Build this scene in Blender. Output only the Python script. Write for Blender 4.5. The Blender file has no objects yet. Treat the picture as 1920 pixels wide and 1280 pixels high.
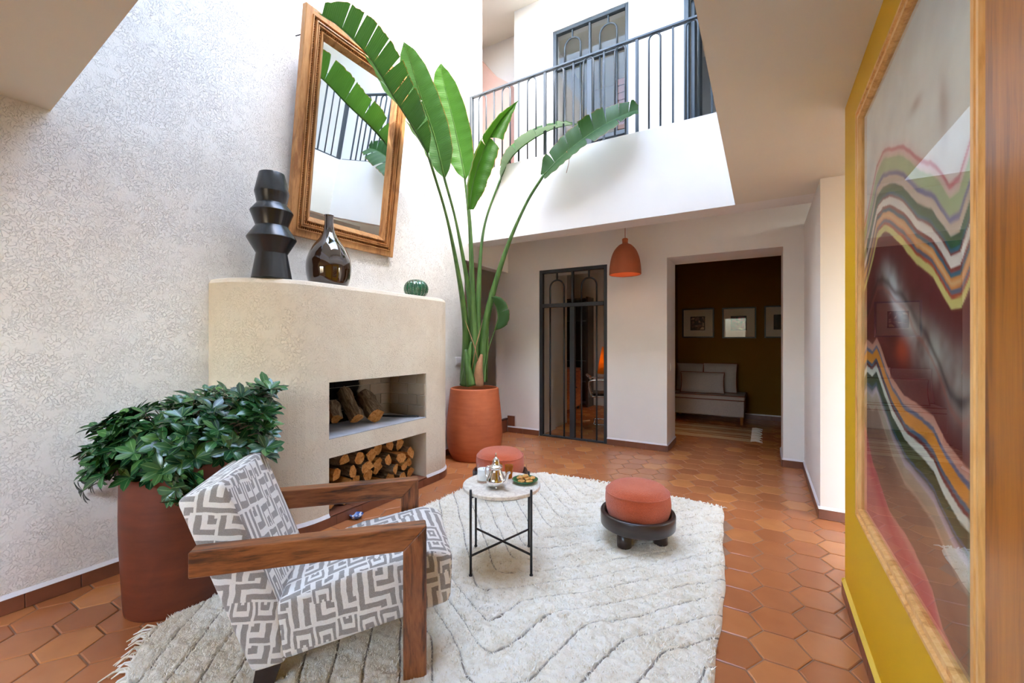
import bpy, bmesh, math, random
import numpy as np
from mathutils import Vector, Matrix, noise as mnoise

random.seed(7); np.random.seed(7)
SC = bpy.context.scene
COL = SC.collection
PI = math.pi

# ------------------------------------------------------------------ camera
FPX = 795.0; YAW = math.radians(30.6); CAMH = 1.25
cam_d = bpy.data.cameras.new('camera'); cam = bpy.data.objects.new('camera', cam_d); COL.objects.link(cam)
cam.location = (0, 0, CAMH); cam.rotation_euler = (PI/2, 0, YAW)
cam_d.sensor_width = 36.0; cam_d.lens = 36.0*FPX/1920.0; cam_d.clip_start = 0.02
SC.camera = cam
CF = Vector((-math.sin(YAW), math.cos(YAW), 0)); CR = Vector((math.cos(YAW), math.sin(YAW), 0)); CU = Vector((0, 0, 1))
def at(px, py, d):                       # a point of the place, d metres in front of the viewpoint
    return Vector((0, 0, CAMH)) + (CF + CR*((px-960)/FPX) + CU*((640-py)/FPX))*d

# ------------------------------------------------------------------ world, sun, exposure
w = bpy.data.worlds.new('sky'); SC.world = w; w.use_nodes = True
nt = w.node_tree; bg = nt.nodes['Background']
sky = nt.nodes.new('ShaderNodeTexSky'); sky.sky_type = 'NISHITA'; sky.sun_disc = False
sky.sun_elevation = math.radians(45); sky.sun_rotation = math.radians(120); sky.air_density = 1.0; sky.dust_density = 2.0
hsv = nt.nodes.new('ShaderNodeHueSaturation'); hsv.inputs['Saturation'].default_value = 0.95; hsv.inputs['Hue'].default_value = 0.493
nt.links.new(sky.outputs[0], hsv.inputs['Color']); nt.links.new(hsv.outputs[0], bg.inputs['Color'])
bg.inputs['Strength'].default_value = 1.0
sun_d = bpy.data.lights.new('sun', 'SUN'); sun_d.energy = 1.7; sun_d.angle = math.radians(1.5); sun_d.color = (1, 0.97, 0.92)
sun = bpy.data.objects.new('sun', sun_d); COL.objects.link(sun)
sun.rotation_euler = Vector((-1, 0.53, -1.14)).to_track_quat('-Z', 'Y').to_euler(); sun.location = (3, 1, 9)
vs = SC.view_settings
vs.view_transform = 'Standard'; vs.look = 'None'; vs.gamma = 1.0; vs.use_curve_mapping = False
vs.exposure = 2.18
SC.cycles.use_denoising = True
SC.cycles.use_adaptive_sampling = True; SC.cycles.adaptive_threshold = 0.02
SC.cycles.max_bounces = 10; SC.cycles.diffuse_bounces = 6; SC.cycles.glossy_bounces = 4; SC.cycles.transmission_bounces = 8; SC.cycles.transparent_max_bounces = 12
SC.cycles.caustics_reflective = False; SC.cycles.caustics_refractive = False
SC.cycles.sample_clamp_indirect = 8.0

# ------------------------------------------------------------------ helpers
def lin(c):
    c = c/255.0
    return c/12.92 if c <= 0.04045 else ((c+0.055)/1.055)**2.4
def rgb(r, g, b): return (lin(r), lin(g), lin(b), 1.0)

def tag(o, label=None, cat=None, group=None, kind=None):
    if label: o['label'] = label
    if cat: o['category'] = cat
    if group: o['group'] = group
    if kind: o['kind'] = kind
    return o
def thing(name, label, cat, loc=(0,0,0), rz=0, group=None, kind=None):
    o = bpy.data.objects.new(name, None); COL.objects.link(o)
    o.empty_display_size = 0.05
    o.location = loc; o.rotation_euler = (0, 0, rz)
    return tag(o, label, cat, group, kind)

class MB:
    """collects shapes as plain lists; build() links them as one mesh object"""
    def __init__(s): s.v = []; s.f = []; s.sm = []; s.uv = {}
    def add(s, verts, faces, smooth=False, M=None):
        o = len(s.v)
        if M is not None: verts = [M @ Vector(p) for p in verts]
        s.v += [tuple(p) for p in verts]
        for f in faces: s.f.append(tuple(i+o for i in f)); s.sm.append(smooth)
        return s
    def box(s, lo, hi, M=None):
        x0,y0,z0 = lo; x1,y1,z1 = hi
        return s.add([(x0,y0,z0),(x1,y0,z0),(x1,y1,z0),(x0,y1,z0),(x0,y0,z1),(x1,y0,z1),(x1,y1,z1),(x0,y1,z1)],
              [(0,3,2,1),(4,5,6,7),(0,1,5,4),(1,2,6,5),(2,3,7,6),(3,0,4,7)], False, M)
    def rbox(s, lo, hi, r=0.004, seg=1, M=None, smooth=False):
        bm = bmesh.new(); bmesh.ops.create_cube(bm, size=1)
        c = [(a+b)/2 for a, b in zip(lo, hi)]; d = [b-a for a, b in zip(lo, hi)]
        for v in bm.verts: v.co = Vector((c[0]+v.co.x*d[0], c[1]+v.co.y*d[1], c[2]+v.co.z*d[2]))
        bmesh.ops.bevel(bm, geom=list(bm.edges), offset=r, segments=seg, profile=0.5, affect='EDGES')
        s.frombm(bm, M, smooth); return s
    def frombm(s, bm, M=None, smooth=False):
        bm.verts.index_update()
        s.add([v.co.copy() for v in bm.verts], [[v.index for v in f.verts] for f in bm.faces], smooth, M); bm.free()
    def prism(s, poly, axis, a, b, M=None):
        """extrude a 2-D polygon; axis x: pts=(y,z); y: pts=(x,z); z: pts=(x,y)"""
        n = len(poly)
        def P(p, t): return {'x': (t,p[0],p[1]), 'y': (p[0],t,p[1]), 'z': (p[0],p[1],t)}[axis]
        v = [P(p,a) for p in poly]+[P(p,b) for p in poly]
        f = [tuple(range(n))[::-1], tuple(range(n,2*n))]+[(i,(i+1)%n,(i+1)%n+n,i+n) for i in range(n)]
        return s.add(v, f, False, M)
    def tube(s, pts, r, n=8, caps=True, smooth=True, M=None, flat=None):
        pts = [Vector(p) for p in pts]; m = len(pts)
        rr = r if hasattr(r, '__len__') else [r]*m
        T = []
        for i in range(m):
            t = pts[min(i+1,m-1)]-pts[max(i-1,0)]; T.append(t.normalized() if t.length > 1e-9 else Vector((0,0,1)))
        up = Vector((0,0,1)) if abs(T[0].z) < 0.9 else Vector((1,0,0))
        N = (up-T[0]*up.dot(T[0])).normalized()
        V = []; F = []
        for i in range(m):
            N = (N-T[i]*N.dot(T[i])).normalized(); B = T[i].cross(N)
            for k in range(n):
                a = 2*PI*k/n
                V.append(pts[i]+(N*math.cos(a)+B*math.sin(a))*rr[i])
        for i in range(m-1):
            for k in range(n): F.append((i*n+k, i*n+(k+1)%n, (i+1)*n+(k+1)%n, (i+1)*n+k))
        s.add(V, F, smooth, M)
        if caps: 
            o = len(s.v)-len(V)
            s.f.append(tuple(o+k for k in range(n))[::-1]); s.sm.append(False)
            s.f.append(tuple(o+(m-1)*n+k for k in range(n))); s.sm.append(False)
        return s
    def lathe(s, prof, n=32, c=(0,0,0), smooth=True, M=None, cap0=True, cap1=True, sx=1, sy=1, rfun=None):
        V = []; F = []; m = len(prof)
        for r, z in prof:
            for k in range(n):
                a = 2*PI*k/n; q = r*(rfun(a, z) if rfun else 1)
                V.append((c[0]+q*sx*math.cos(a), c[1]+q*sy*math.sin(a), c[2]+z))
        for i in range(m-1):
            for k in range(n): F.append((i*n+k, i*n+(k+1)%n, (i+1)*n+(k+1)%n, (i+1)*n+k))
        s.add(V, F, smooth, M); o = len(s.v)-len(V)
        if cap0: s.f.append(tuple(o+k for k in range(n))[::-1]); s.sm.append(False)
        if cap1: s.f.append(tuple(o+(m-1)*n+k for k in range(n))); s.sm.append(False)
        return s
    def build(s, name, mat, parent=None, loc=None, boxuv=None, sub=0):
        me = bpy.data.meshes.new(name)
        used = sorted({i for f in s.f for i in f})
        if len(used) < len(s.v):
            mp = {o: k for k, o in enumerate(used)}; s.v = [s.v[i] for i in used]; s.f = [tuple(mp[i] for i in f) for f in s.f]
        me.from_pydata(s.v, [], s.f); me.polygons.foreach_set('use_smooth', s.sm)
        if boxuv:
            uvl = me.uv_layers.new(name='UVMap'); rot = boxuv[1] if len(boxuv) > 1 else 0; ca, sa = math.cos(rot), math.sin(rot)
            for p in me.polygons:
                n = p.normal; ax = max(range(3), key=lambda i: abs(n[i]))
                for li in p.loop_indices:
                    co = me.vertices[me.loops[li].vertex_index].co
                    q = {0: (co.y, co.z+co.x*0.5), 1: (co.x, co.z+co.y*0.5), 2: (co.x, co.y)}[ax]
                    uvl.data[li].uv = ((q[0]*ca-q[1]*sa)/boxuv[0], (q[0]*sa+q[1]*ca)/boxuv[0])
        me.materials.append(mat)
        o = bpy.data.objects.new(name, me); COL.objects.link(o)
        if parent is not None: o.parent = parent
        if loc: o.location = loc
        if sub:
            md = o.modifiers.new('sub', 'SUBSURF'); md.levels = sub; md.render_levels = sub
        me.update(); return o

def inst(name, src, parent=None, M=None):
    o = bpy.data.objects.new(name, src if isinstance(src, bpy.types.Mesh) else src.data); COL.objects.link(o)
    if parent is not None: o.parent = parent
    if M is not None: o.matrix_local = M
    return o
def copy_tree(o, parent=None):
    c = o.copy(); COL.objects.link(c)
    if parent is not None: c.parent = parent
    for ch in list(o.children): copy_tree(ch, c)
    return c
def catmull(P, n=8):
    P = [Vector(p) for p in P]; Q = [P[0]*2-P[1]]+P+[P[-1]*2-P[-2]]; out = []
    for i in range(1, len(Q)-2):
        a, b, c, d = Q[i-1], Q[i], Q[i+1], Q[i+2]
        for k in range(n):
            t = k/n
            out.append(0.5*((2*b)+(c-a)*t+(2*a-5*b+4*c-d)*t*t+(3*b-a-3*c+d)*t**3))
    out.append(P[-1]); return out
def interp(xs, ys, x): return float(np.interp(x, xs, ys))

# ------------------------------------------------------------------ materials
class NT:
    def __init__(s, name):
        s.m = bpy.data.materials.new(name); s.m.use_nodes = True; s.t = s.m.node_tree
        s.b = s.t.nodes['Principled BSDF']; s.out = s.t.nodes['Material Output']
    def n(s, ty, **kw):
        nd = s.t.nodes.new(ty)
        for k, v in kw.items(): setattr(nd, k, v)
        return nd
    def l(s, a, b): s.t.links.new(a, b)
    def coord(s, which='Object', scale=None, rot=None):
        c = s.n('ShaderNodeTexCoord'); o = c.outputs[which]
        if scale or rot:
            mp = s.n('ShaderNodeMapping'); s.l(o, mp.inputs[0])
            if scale: mp.inputs['Scale'].default_value = scale
            if rot: mp.inputs['Rotation'].default_value = rot
            o = mp.outputs[0]
        return o
    def noise(s, vec, scale, detail=4, rough=0.55, dist=0.0):
        x = s.n('ShaderNodeTexNoise'); s.l(vec, x.inputs['Vector'])
        x.inputs['Scale'].default_value = scale; x.inputs['Detail'].default_value = detail
        x.inputs['Roughness'].default_value = rough; x.inputs['Distortion'].default_value = dist
        return x.outputs['Fac']
    def ramp(s, fac, stops, interp='LINEAR'):
        r = s.n('ShaderNodeValToRGB'); r.color_ramp.interpolation = interp
        e = r.color_ramp.elements
        while len(e) < len(stops): e.new(0.5)
        for i, (p, c) in enumerate(stops): e[i].position = p; e[i].color = c
        s.l(fac, r.inputs[0]); return r.outputs[0]
    def mix(s, fac, a, b, mode='MIX'):
        x = s.n('ShaderNodeMix', data_type='RGBA', blend_type=mode)
        for sock, val in ((x.inputs[0], fac), (x.inputs[6], a), (x.inputs[7], b)):
            if isinstance(val, bpy.types.NodeSocket): s.l(val, sock)
            else: sock.default_value = val
        return x.outputs[2]
    def math(s, op, a, b=0.0, c=0.0):
        x = s.n('ShaderNodeMath', operation=op)
        for sock, val in zip(x.inputs, (a, b, c)):
            if isinstance(val, bpy.types.NodeSocket): s.l(val, sock)
            else: sock.default_value = val
        return x.outputs[0]
    def bump(s, h, strength=0.3, dist=0.01):
        x = s.n('ShaderNodeBump'); s.l(h, x.inputs['Height'])
        x.inputs['Strength'].default_value = strength; x.inputs['Distance'].default_value = dist
        s.l(x.outputs[0], s.b.inputs['Normal']); return x
    def set(s, **kw):
        for k, v in kw.items():
            k = {'rough': 'Roughness', 'metal': 'Metallic', 'col': 'Base Color', 'coat': 'Coat Weight', 'spec': 'Specular IOR Level', 'ior': 'IOR', 'trans': 'Transmission Weight', 'sheen': 'Sheen Weight', 'coatr': 'Coat Roughness'}.get(k, k)
            if isinstance(v, bpy.types.NodeSocket): s.l(v, s.b.inputs[k])
            else: s.b.inputs[k].default_value = v
        return s

def pmat(name, col, rough=0.5, metal=0.0, var=0.12, scale=6, bump=0.0, bscale=60, bdist=0.004, coat=0.0, spec=0.5, col2=None, stretch=None):
    t = NT(name); c = t.coord('Object', stretch)
    nz = t.noise(c, scale)
    d = tuple(x*(1-var) for x in col[:3])+(1,) if col2 is None else col2
    u = tuple(min(1, x*(1+var*0.6)) for x in col[:3])+(1,)
    t.set(col=t.ramp(nz, [(0.3, d), (0.7, u)]), rough=rough, metal=metal, coat=coat, spec=spec)
    if bump: t.bump(t.noise(c, bscale, 6), bump, bdist)
    return t.m

def stucco(name, c1, c2, strength=0.5):
    """trowelled plaster: worm-like scratches over a mottled base"""
    t = NT(name); c = t.coord('Object')
    wob = t.n('ShaderNodeVectorMath', operation='ADD')
    nz = t.n('ShaderNodeTexNoise'); t.l(c, nz.inputs['Vector']); nz.inputs['Scale'].default_value = 15; nz.inputs['Detail'].default_value = 3
    sc = t.n('ShaderNodeVectorMath', operation='SCALE'); t.l(nz.outputs['Color'], sc.inputs[0]); sc.inputs['Scale'].default_value = 0.06
    t.l(c, wob.inputs[0]); t.l(sc.outputs[0], wob.inputs[1])
    a = t.n('ShaderNodeTexNoise'); t.l(wob.outputs[0], a.inputs['Vector']); a.inputs['Scale'].default_value = 72; a.inputs['Detail'].default_value = 1.5; a.inputs['Roughness'].default_value = .4
    worm = t.math('ABSOLUTE', t.math('SUBTRACT', a.outputs['Fac'], 0.5))
    worm = t.ramp(worm, [(0.0, (0,0,0,1)), (0.04, (1,1,1,1))])
    b = t.noise(wob.outputs[0], 11, 3)
    m = t.ramp(b, [(0.48, (0,0,0,1)), (0.66, (1,1,1,1))])
    h = t.mix(m, worm, (1,1,1,1))
    h2 = t.math('ADD', t.math('MULTIPLY', h, 0.7), t.math('MULTIPLY', t.noise(c, 120, 4), 0.35))
    base = t.ramp(t.noise(c, 2.2, 5), [(0.3, c1), (0.7, c2)])
    t.set(col=t.mix(t.math('MULTIPLY', t.math('SUBTRACT', 1.0, h), .11), base, tuple(x*.55 for x in c1[:3])+(1,)), rough=0.92, spec=0.2); t.bump(h2, strength, 0.006)
    return t.m

def woodmat(name, dark, mid, light, scale=(1,1,1), rough=0.35, coat=0.2, ring=1.0):
    """grain runs along the axis with the smallest scale"""
    t = NT(name); c = t.coord('Object', scale)
    n1 = t.noise(c, 2.2*ring, 5, .55, 1.2); n2 = t.noise(c, 14*ring, 4, .6, .3); n3 = t.noise(t.coord('Object'), 3, 2)
    f = t.math('ADD', t.math('ADD', t.math('MULTIPLY', n1, 0.6), t.math('MULTIPLY', n2, 0.28)), t.math('MULTIPLY', n3, .14))
    col = t.ramp(f, [(0.40, dark), (0.5, mid), (0.64, light)])
    t.set(col=col, rough=rough, coat=coat, coatr=0.25); t.bump(f, 0.08, 0.003)
    return t.m

M = {}
M['white'] = pmat('white_paint', rgb(233,230,226), 0.85, var=0.03, scale=2, bump=0.05, bscale=90, spec=.25)
M['ceil'] = pmat('ceiling_paint', rgb(226,221,208), 0.9, var=0.03, scale=2, spec=.2)
M['stucco'] = stucco('wall_stucco', rgb(226,222,216), rgb(238,237,234), 0.9)
M['fstucco'] = stucco('fireplace_stucco', rgb(218,203,182), rgb(230,220,202), 0.75)
M['yellow'] = pmat('yellow_paint', rgb(222,176,10), 0.5, var=0.03, scale=2, bump=0.03, bscale=80, spec=.4)
M['yellow_pale'] = pmat('pale_yellow_paint', rgb(236,203,80), 0.5, var=0.03)
M['ochre'] = pmat('ochre_paint', rgb(116,82,24), 0.8, var=0.06, scale=2, spec=.2)
M['pink'] = pmat('bounce_tinted_plaster', rgb(222,184,170), 0.85, var=0.05)  # pink of reflected light put into the plaster colour
M['iron'] = pmat('grey_iron', rgb(38,42,46), 0.5, var=0.1, metal=0.0, spec=.6)
M['railiron'] = pmat('rail_iron', rgb(50,58,64), 0.45, var=0.1, spec=.6)
M['blackmetal'] = pmat('black_metal', rgb(38,36,38), 0.45, var=0.15)
M['grout'] = pmat('grout', rgb(150,112,86), 0.8, var=0.15, scale=20)
# terracotta floor tiles: every tile its own tone
t = NT('terracotta_tile'); oi = t.n('ShaderNodeObjectInfo'); ge = t.n('ShaderNodeNewGeometry')
rnd = t.math('FRACT', t.math('ADD', oi.outputs['Random'], ge.outputs['Random Per Island']))
c = t.coord('Generated'); gp = t.n('ShaderNodeNewGeometry')
base = t.ramp(rnd, [(0.0, rgb(172,108,68)), (0.35, rgb(190,120,74)), (0.6, rgb(180,114,74)), (0.85, rgb(200,132,80)), (1.0, rgb(212,140,82))])
mot = t.noise(gp.outputs['Position'], 7, 3, .5); mot2 = t.noise(gp.outputs['Position'], 60, 4)
col = t.mix(t.math('MULTIPLY', t.ramp(mot, [(0.3, (0,0,0,1)), (0.75, (1,1,1,1))]), 0.3), base, rgb(154,88,52))
t.set(col=col, rough=t.math('ADD', 0.2, t.math('MULTIPLY', mot, 0.05)), spec=.5)
t.bump(mot2, 0.03, 0.002); M['tile'] = t.m
M['skirt'] = pmat('skirting_tile', rgb(126,78,58), 0.35, var=0.2, scale=7, bump=.05)
M['skirt_cap'] = pmat('skirting_cap', rgb(226,224,226), 0.8, var=0.03)
# terracotta pots
def terracotta(name, a, b):
    t = NT(name); c = t.coord('Object'); n1 = t.noise(c, 4, 6, .65, .5)
    mp = t.coord('Object', (1.5, 1.5, 9)); n2 = t.noise(mp, 3, 4)
    t.set(col=t.ramp(t.math('ADD', t.math('MULTIPLY', n1, .6), t.math('MULTIPLY', n2, .4)), [(0.3, a), (0.65, b)]), rough=t.math('ADD', .45, t.math('MULTIPLY', n1, .25)), spec=.4)
    t.bump(n2, .12, .01); return t.m
M['pot'] = terracotta('terracotta_pot', rgb(154,76,42), rgb(186,100,60))
M['pot2'] = terracotta('shade_toned_terracotta', rgb(82,38,22), rgb(116,54,30))  # planter clay with the shade on it worked into a darker colour
M['wood'] = woodmat('rosewood_upright', rgb(66,34,18), rgb(132,74,36), rgb(166,102,56), (9,9,1.2), .38, .15)
M['wood_h'] = woodmat('rosewood', rgb(70,36,18), rgb(136,78,38), rgb(168,104,58), (1.2,9,9), .38, .15)
M['frame_wood'] = woodmat('carved_wood', rgb(142,92,48), rgb(182,130,78), rgb(200,152,98), (5,5,1), .5, .05)
M['pine'] = woodmat('gilded_pine', rgb(206,146,74), rgb(232,178,104), rgb(244,200,134), (8,8,1), .4, .2)
M['panelwood'] = woodmat('varnished_panel', rgb(128,72,8), rgb(170,102,12), rgb(190,120,22), (7,7,.5), .35, .4)
M['darkwood'] = pmat('dark_wood', rgb(52,38,34), 0.35, var=0.3, scale=12, bump=.05, coat=.2, stretch=(1,1,5))
# ================================================================== THE SETTING
XL = -2.99; XR = 0.35; YB = 5.03; ZC = 2.40; YF = 4.03; ZP = 3.22
def struct(mb, name, mat, label, cat, parent=None):
    o = mb.build(name, mat, parent)
    if parent is None: tag(o, label, cat, kind='structure')
    return o

# ---- floor: grout bed with hexagonal terracotta tiles
floor = struct(MB().box((-4.8,-2.3,-0.12),(2.6,8.2,-0.004)), 'floor', M['grout'], 'floor of glazed hexagonal terracotta tiles with pale joints', 'floor')
HR = 0.1125
def hexmesh(R):
    V = []; 
    for r, z in ((R-0.0022-0.006, 0.0), (R-0.0022-0.0015, -0.0022), (R-0.0022, -0.008)):
        for k in range(6): V.append((r*math.cos(k*PI/3), r*math.sin(k*PI/3), z))
    V2 = V
    F = [tuple(range(6))]
    for i in range(2):
        for k in range(6): F.append((i*6+k, (i+1)*6+k, (i+1)*6+(k+1)%6, i*6+(k+1)%6))
    return V2, F
hv, hf = hexmesh(HR)
RUG = [(-.255,3.49),(-.64,3.54),(-1.22,3.60),(-1.8,3.55),(-2.06,3.38),(-2.16,3.1),(-2.19,2.55),(-2.22,1.8),(-2.30,1.15),(-2.32,.92),(-2.26,.76),(-2.06,.63),(-1.5,.47),(-.8,.36),(-.2,.33),(-.14,1.0),(-.15,1.7),(-.155,2.04),(-.18,2.64)]
def inpoly(x, y, P):
    c = False; n = len(P)
    for i in range(n):
        x0,y0 = P[i]; x1,y1 = P[(i+1)%n]
        if (y0 > y) != (y1 > y) and x < (x1-x0)*(y-y0)/(y1-y0)+x0: c = not c
    return c
cand = []
for i in range(-30, 12):
    for j in range(-20, 36):
        x = 0.059+i*1.5*HR; y = 2.235+(j+(0.5 if i % 2 else 0))*math.sqrt(3)*HR
        if not (-3.15 < x < 2.4 and -2.2 < y < 8.0): continue
        if x > XR+0.12 and (y < 2.5 or y > 3.85) and not (y > 5.5 and x < 1.0): continue
        if -0.13 > x > -2.12 and 0.55 < y < 3.4: continue                      # wholly under the rug
        if x < -2.66 and 1.5 < y < 3.0: continue                              # under the hearth
        d = Vector((x,y,0)).dot(CF)
        vis = False
        if d > 0.3:
            px = 960+FPX*Vector((x,y,0)).dot(CR)/d; py = 640+FPX*CAMH/d
            vis = -60 < px < 1990 and py < 1380 and not (y > 5.1 and not (-2.5 < x < -1.55 or -.95 < x < .3))
            if 240 < px < 860 and 1180 < py: vis = False
        cand.append((0 if vis else 1, d, x, y))
cand.sort()
tile_me = bpy.data.meshes.new('tile'); tile_me.from_pydata(hv, [], hf); tile_me.materials.append(M['tile'])
rest = MB()
for q, (nv, d, x, y) in enumerate(cand):
    a = random.choice((0, PI/3, 2*PI/3)); tl = random.uniform(-.004,.004)
    Mx = Matrix.Translation((x, y, random.uniform(-.0008,.0006))) @ Matrix.Rotation(a, 4, 'Z') @ Matrix.Rotation(tl, 4, 'X')
    if q < 300 and nv == 0:
        o = inst('tile', tile_me, floor, Mx)
    else: rest.add(hv, hf, False, Mx)
o = rest.build('tiles', M['tile'], floor); o['kind'] = 'stuff'

# ---- walls of the courtyard room
mb = MB().prism([(-2.2,-.02),(3.97,-.02),(3.97,2.2),(4.33,2.2),(4.33,5.8),(-2.2,5.8)], 'x', XL-0.2, XL)
struct(mb, 'wall_left', M['stucco'], 'tall white wall of scratched plaster behind the fireplace', 'wall')
mb = MB().box((XL-0.2, 4.33, 2.2), (-3.04, YB, 2.72))
struct(mb, 'trim_1', M['white'], 'plaster lintel over the stair opening behind the tall plant', 'lintel')
mb = MB().box((XR, -2.2, -.02), (XR+0.2, 2.64, 2.40))
struct(mb, 'wall_right', M['yellow'], 'mustard yellow wall holding the large framed artwork', 'wall')
mb = MB().box((XR, 3.69, -.02), (2.4, YB, ZC))
struct(mb, 'wall_pier', M['white'], 'white wall pier standing beyond the end of the yellow wall', 'wall')
mb = MB()
for y0, y1, z0, z1 in ((-2.2,3.0,-.02,2.4),(3.6,YB+.5,-.02,2.4),(3.0,3.6,-.02,1.2),(3.0,3.6,2.2,2.4)): mb.box((2.4,y0,z0),(2.6,y1,z1))
struct(mb, 'wall_passage', M['white'], 'white wall closing the side passage behind the yellow wall', 'wall')
# back wall with the two openings
D0, D1, DZ = -2.555, -1.63, 2.19
W0, W1, WZ = -0.935, 0.175, 2.20
mb = MB()
for x0, x1, z0, z1 in ((-3.04,D0,-.02,2.72),(D1,W0,-.02,2.72),(W1,2.4,-.02,2.72),(D0,D1,DZ,2.72),(W0,W1,WZ,2.72)):
    mb.box((x0,YB,z0),(x1,YB+.52,z1))
struct(mb, 'wall_back', M['white'], 'white wall at the far side with a glazed door and an open doorway', 'wall')
# ceilings: slab round the void
mb = MB().box((-.2,-2.2,ZC),(2.6,YF,2.95))
mb.prism([(-3.19,-2.2),(-.2,-2.2),(-.2,.50),(-3.19,.645)], 'z', 2.375, 2.95)
struct(mb, 'ceiling', M['ceil'], 'low cream ceiling slab around the open light well', 'ceiling')
mb = MB().box((-3.04,YF,ZC),(-.2,YF+.26,ZP)); mb.box((-.2,YF,ZC),(2.6,YF+.26,2.95))
mb.box((-3.04,YF+.26,2.72),(2.6,5.05,2.95))
struct(mb, 'wall_balcony', M['white'], 'white balcony parapet and floor spanning the far side of the void', 'wall')
mb = MB().box((-.2,.36,2.95),(-.05,YF+.26,ZP)); mb.prism([(-3.04,.49),(-.2,.36),(-.2,.50),(-3.04,.638)], 'z', 2.95, ZP)
struct(mb, 'wall_gallery', M['white'], 'low white parapet along the upper gallery above the yellow wall', 'wall')
# upper floor
UD0, UD1, UDZ = -2.367, -1.374, 5.30
mb = MB()
for x0, x1, z0, z1 in ((-2.95,UD0,2.72,5.8),(UD1,-.754,2.72,5.8),(.12,2.6,2.72,5.8),(UD0,UD1,UDZ,5.8),(-.754,.12,5.15,5.8)):
    mb.box((x0,5.05,z0),(x1,5.25,z1))
struct(mb, 'wall_upper_back', M['white'], 'white wall of the upper floor behind the iron railing', 'wall')
mb = MB().box((-4.8,5.45,0),(-2.75,5.6,5.8)); mb.box((-4.8,3.6,0),(-4.65,5.5,5.8)); mb.box((-4.65,3.6,0),(-3.19,3.8,5.8)); mb.box((-2.95,5.25,2.72),(-2.75,5.45,5.8)); mb.box((-3.25,YB+.02,0),(-3.04,YB+.45,2.7))
struct(mb, 'wall_stair', M['white'], 'white walls of the stairwell behind the tall plant', 'wall')
struct(MB().box((-4.65,3.8,2.6),(-3.19,5.45,2.7)), 'stair_light_block', M['white'], 'unseen slab added over the stairs to keep light out of the niche', 'ceiling')  # added slab, blocks daylight falling from the upper floor onto the stairs
mb = MB().prism([(-4.6,2.9),(-3.16,2.9),(-3.16,5.0),(-3.41,5.187),(-3.9,5.8),(-4.6,5.8)], 'y', 5.30, 5.44)
struct(mb, 'wall_stair_parapet', M['pink'], 'sloping stair parapet tinted pink for reflected light, seen past the railing upstairs', 'wall')
mb = MB().box((2.4,-2.2,2.95),(2.6,5.05,5.8)); mb.box((-3.19,-2.4,2.95),(2.6,-2.2,5.8))
struct(mb, 'wall_upper_side', M['white'], 'white outer walls of the upper gallery above the viewer', 'wall')
# roof with the open light well
RY0, RY1 = 1.15, 3.95
mb = MB().box((-4.8,-2.4,5.8),(2.6,RY0,5.92)); mb.box((-4.8,RY1,5.8),(2.6,8.2,5.92)); mb.box((-.2,RY0,5.8),(2.6,RY1,5.92)); mb.box((-4.8,RY0,5.8),(XL-.1,RY1,5.92))
struct(mb, 'roof', M['ceil'], 'flat roof slab over the upper floor with a square sky opening', 'roof')
# rear of the room: unseen glazed window added here to let in fill daylight
mb = MB().box((-3.19,-2.4,-.02),(-2.0,-2.2,2.4)); mb.box((-.5,-2.4,-.02),(.55,-2.2,2.4)); mb.box((-2.0,-2.4,2.15),(-.5,-2.2,2.4)); mb.box((-2.0,-2.4,-.02),(-.5,-2.2,1.0))
struct(mb, 'wall_rear', M['white'], 'white wall behind the viewer around the added fill window', 'wall')
t = NT('clear_glass'); tr = t.n('ShaderNodeBsdfTransparent'); gl = t.n('ShaderNodeBsdfGlossy'); lw = t.n('ShaderNodeLayerWeight'); mx = t.n('ShaderNodeMixShader')
gl.inputs['Roughness'].default_value = 0.0; tr.inputs[0].default_value = (.97,.98,.97,1)
t.l(t.math('ADD', .011, t.math('MULTIPLY', t.math('POWER', lw.outputs['Facing'], 3.4), .95)), mx.inputs[0]); t.l(tr.outputs[0], mx.inputs[1]); t.l(gl.outputs[0], mx.inputs[2]); t.l(mx.outputs[0], t.out.inputs[0]); M['glass'] = t.m
wn = thing('fill_window_1', 'iron framed window added behind the viewer for fill daylight', 'window', kind='structure')
for x in (-2.0,-1.275,-.55): MB().rbox((x,-2.33,1.0),(x+.05,-2.28,2.15)).build('mullion', M['iron'], wn)
for x in (-1.95,-1.225): MB().box((x,-2.308,1.04),(x+.675,-2.302,2.11)).build('pane', M['glass'], wn)
for z in (1.0,2.11): MB().rbox((-2.0,-2.33,z),(-.5,-2.28,z+.04)).build('rail', M['iron'], wn)

w2 = thing('fill_window_2', 'iron framed window added in the side passage to brighten the low ceiling', 'window', kind='structure')  # unseen window, added so daylight lifts the ceiling and floor under the slab
for y in (3.0,3.55): MB().rbox((2.47,y,1.2),(2.52,y+.05,2.2)).build('frame_stile', M['iron'], w2)
for z in (1.2,2.15): MB().rbox((2.47,3.05,z),(2.52,3.55,z+.05)).build('frame_rail', M['iron'], w2)
MB().box((2.492,3.05,1.25),(2.498,3.55,2.15)).build('pane', M['glass'], w2)

# ---- stairs in the opening on the left
st = thing('staircase', 'terracotta steps rising behind the tall potted plant', 'stairs', (-3.04,4.5,0), kind='structure')
M['step'] = pmat('step_tile', rgb(132,78,56), .35, var=.2); M['nose'] = pmat('step_nosing', rgb(52,34,28), .35)
for i in range(5):
    x1 = -3.05-i*.26; x0 = x1-.26
    MB().rbox((x0+3.04,-.53,0.0005),(x1+3.04,.53,.17*(i+1)),.004).build('step', M['step'], st)
    MB().rbox((x1+3.04-.03,-.53,.17*(i+1)),(x1+3.04+.012,.53,.17*(i+1)+.022),.004).build('nosing', M['nose'], st)

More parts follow.
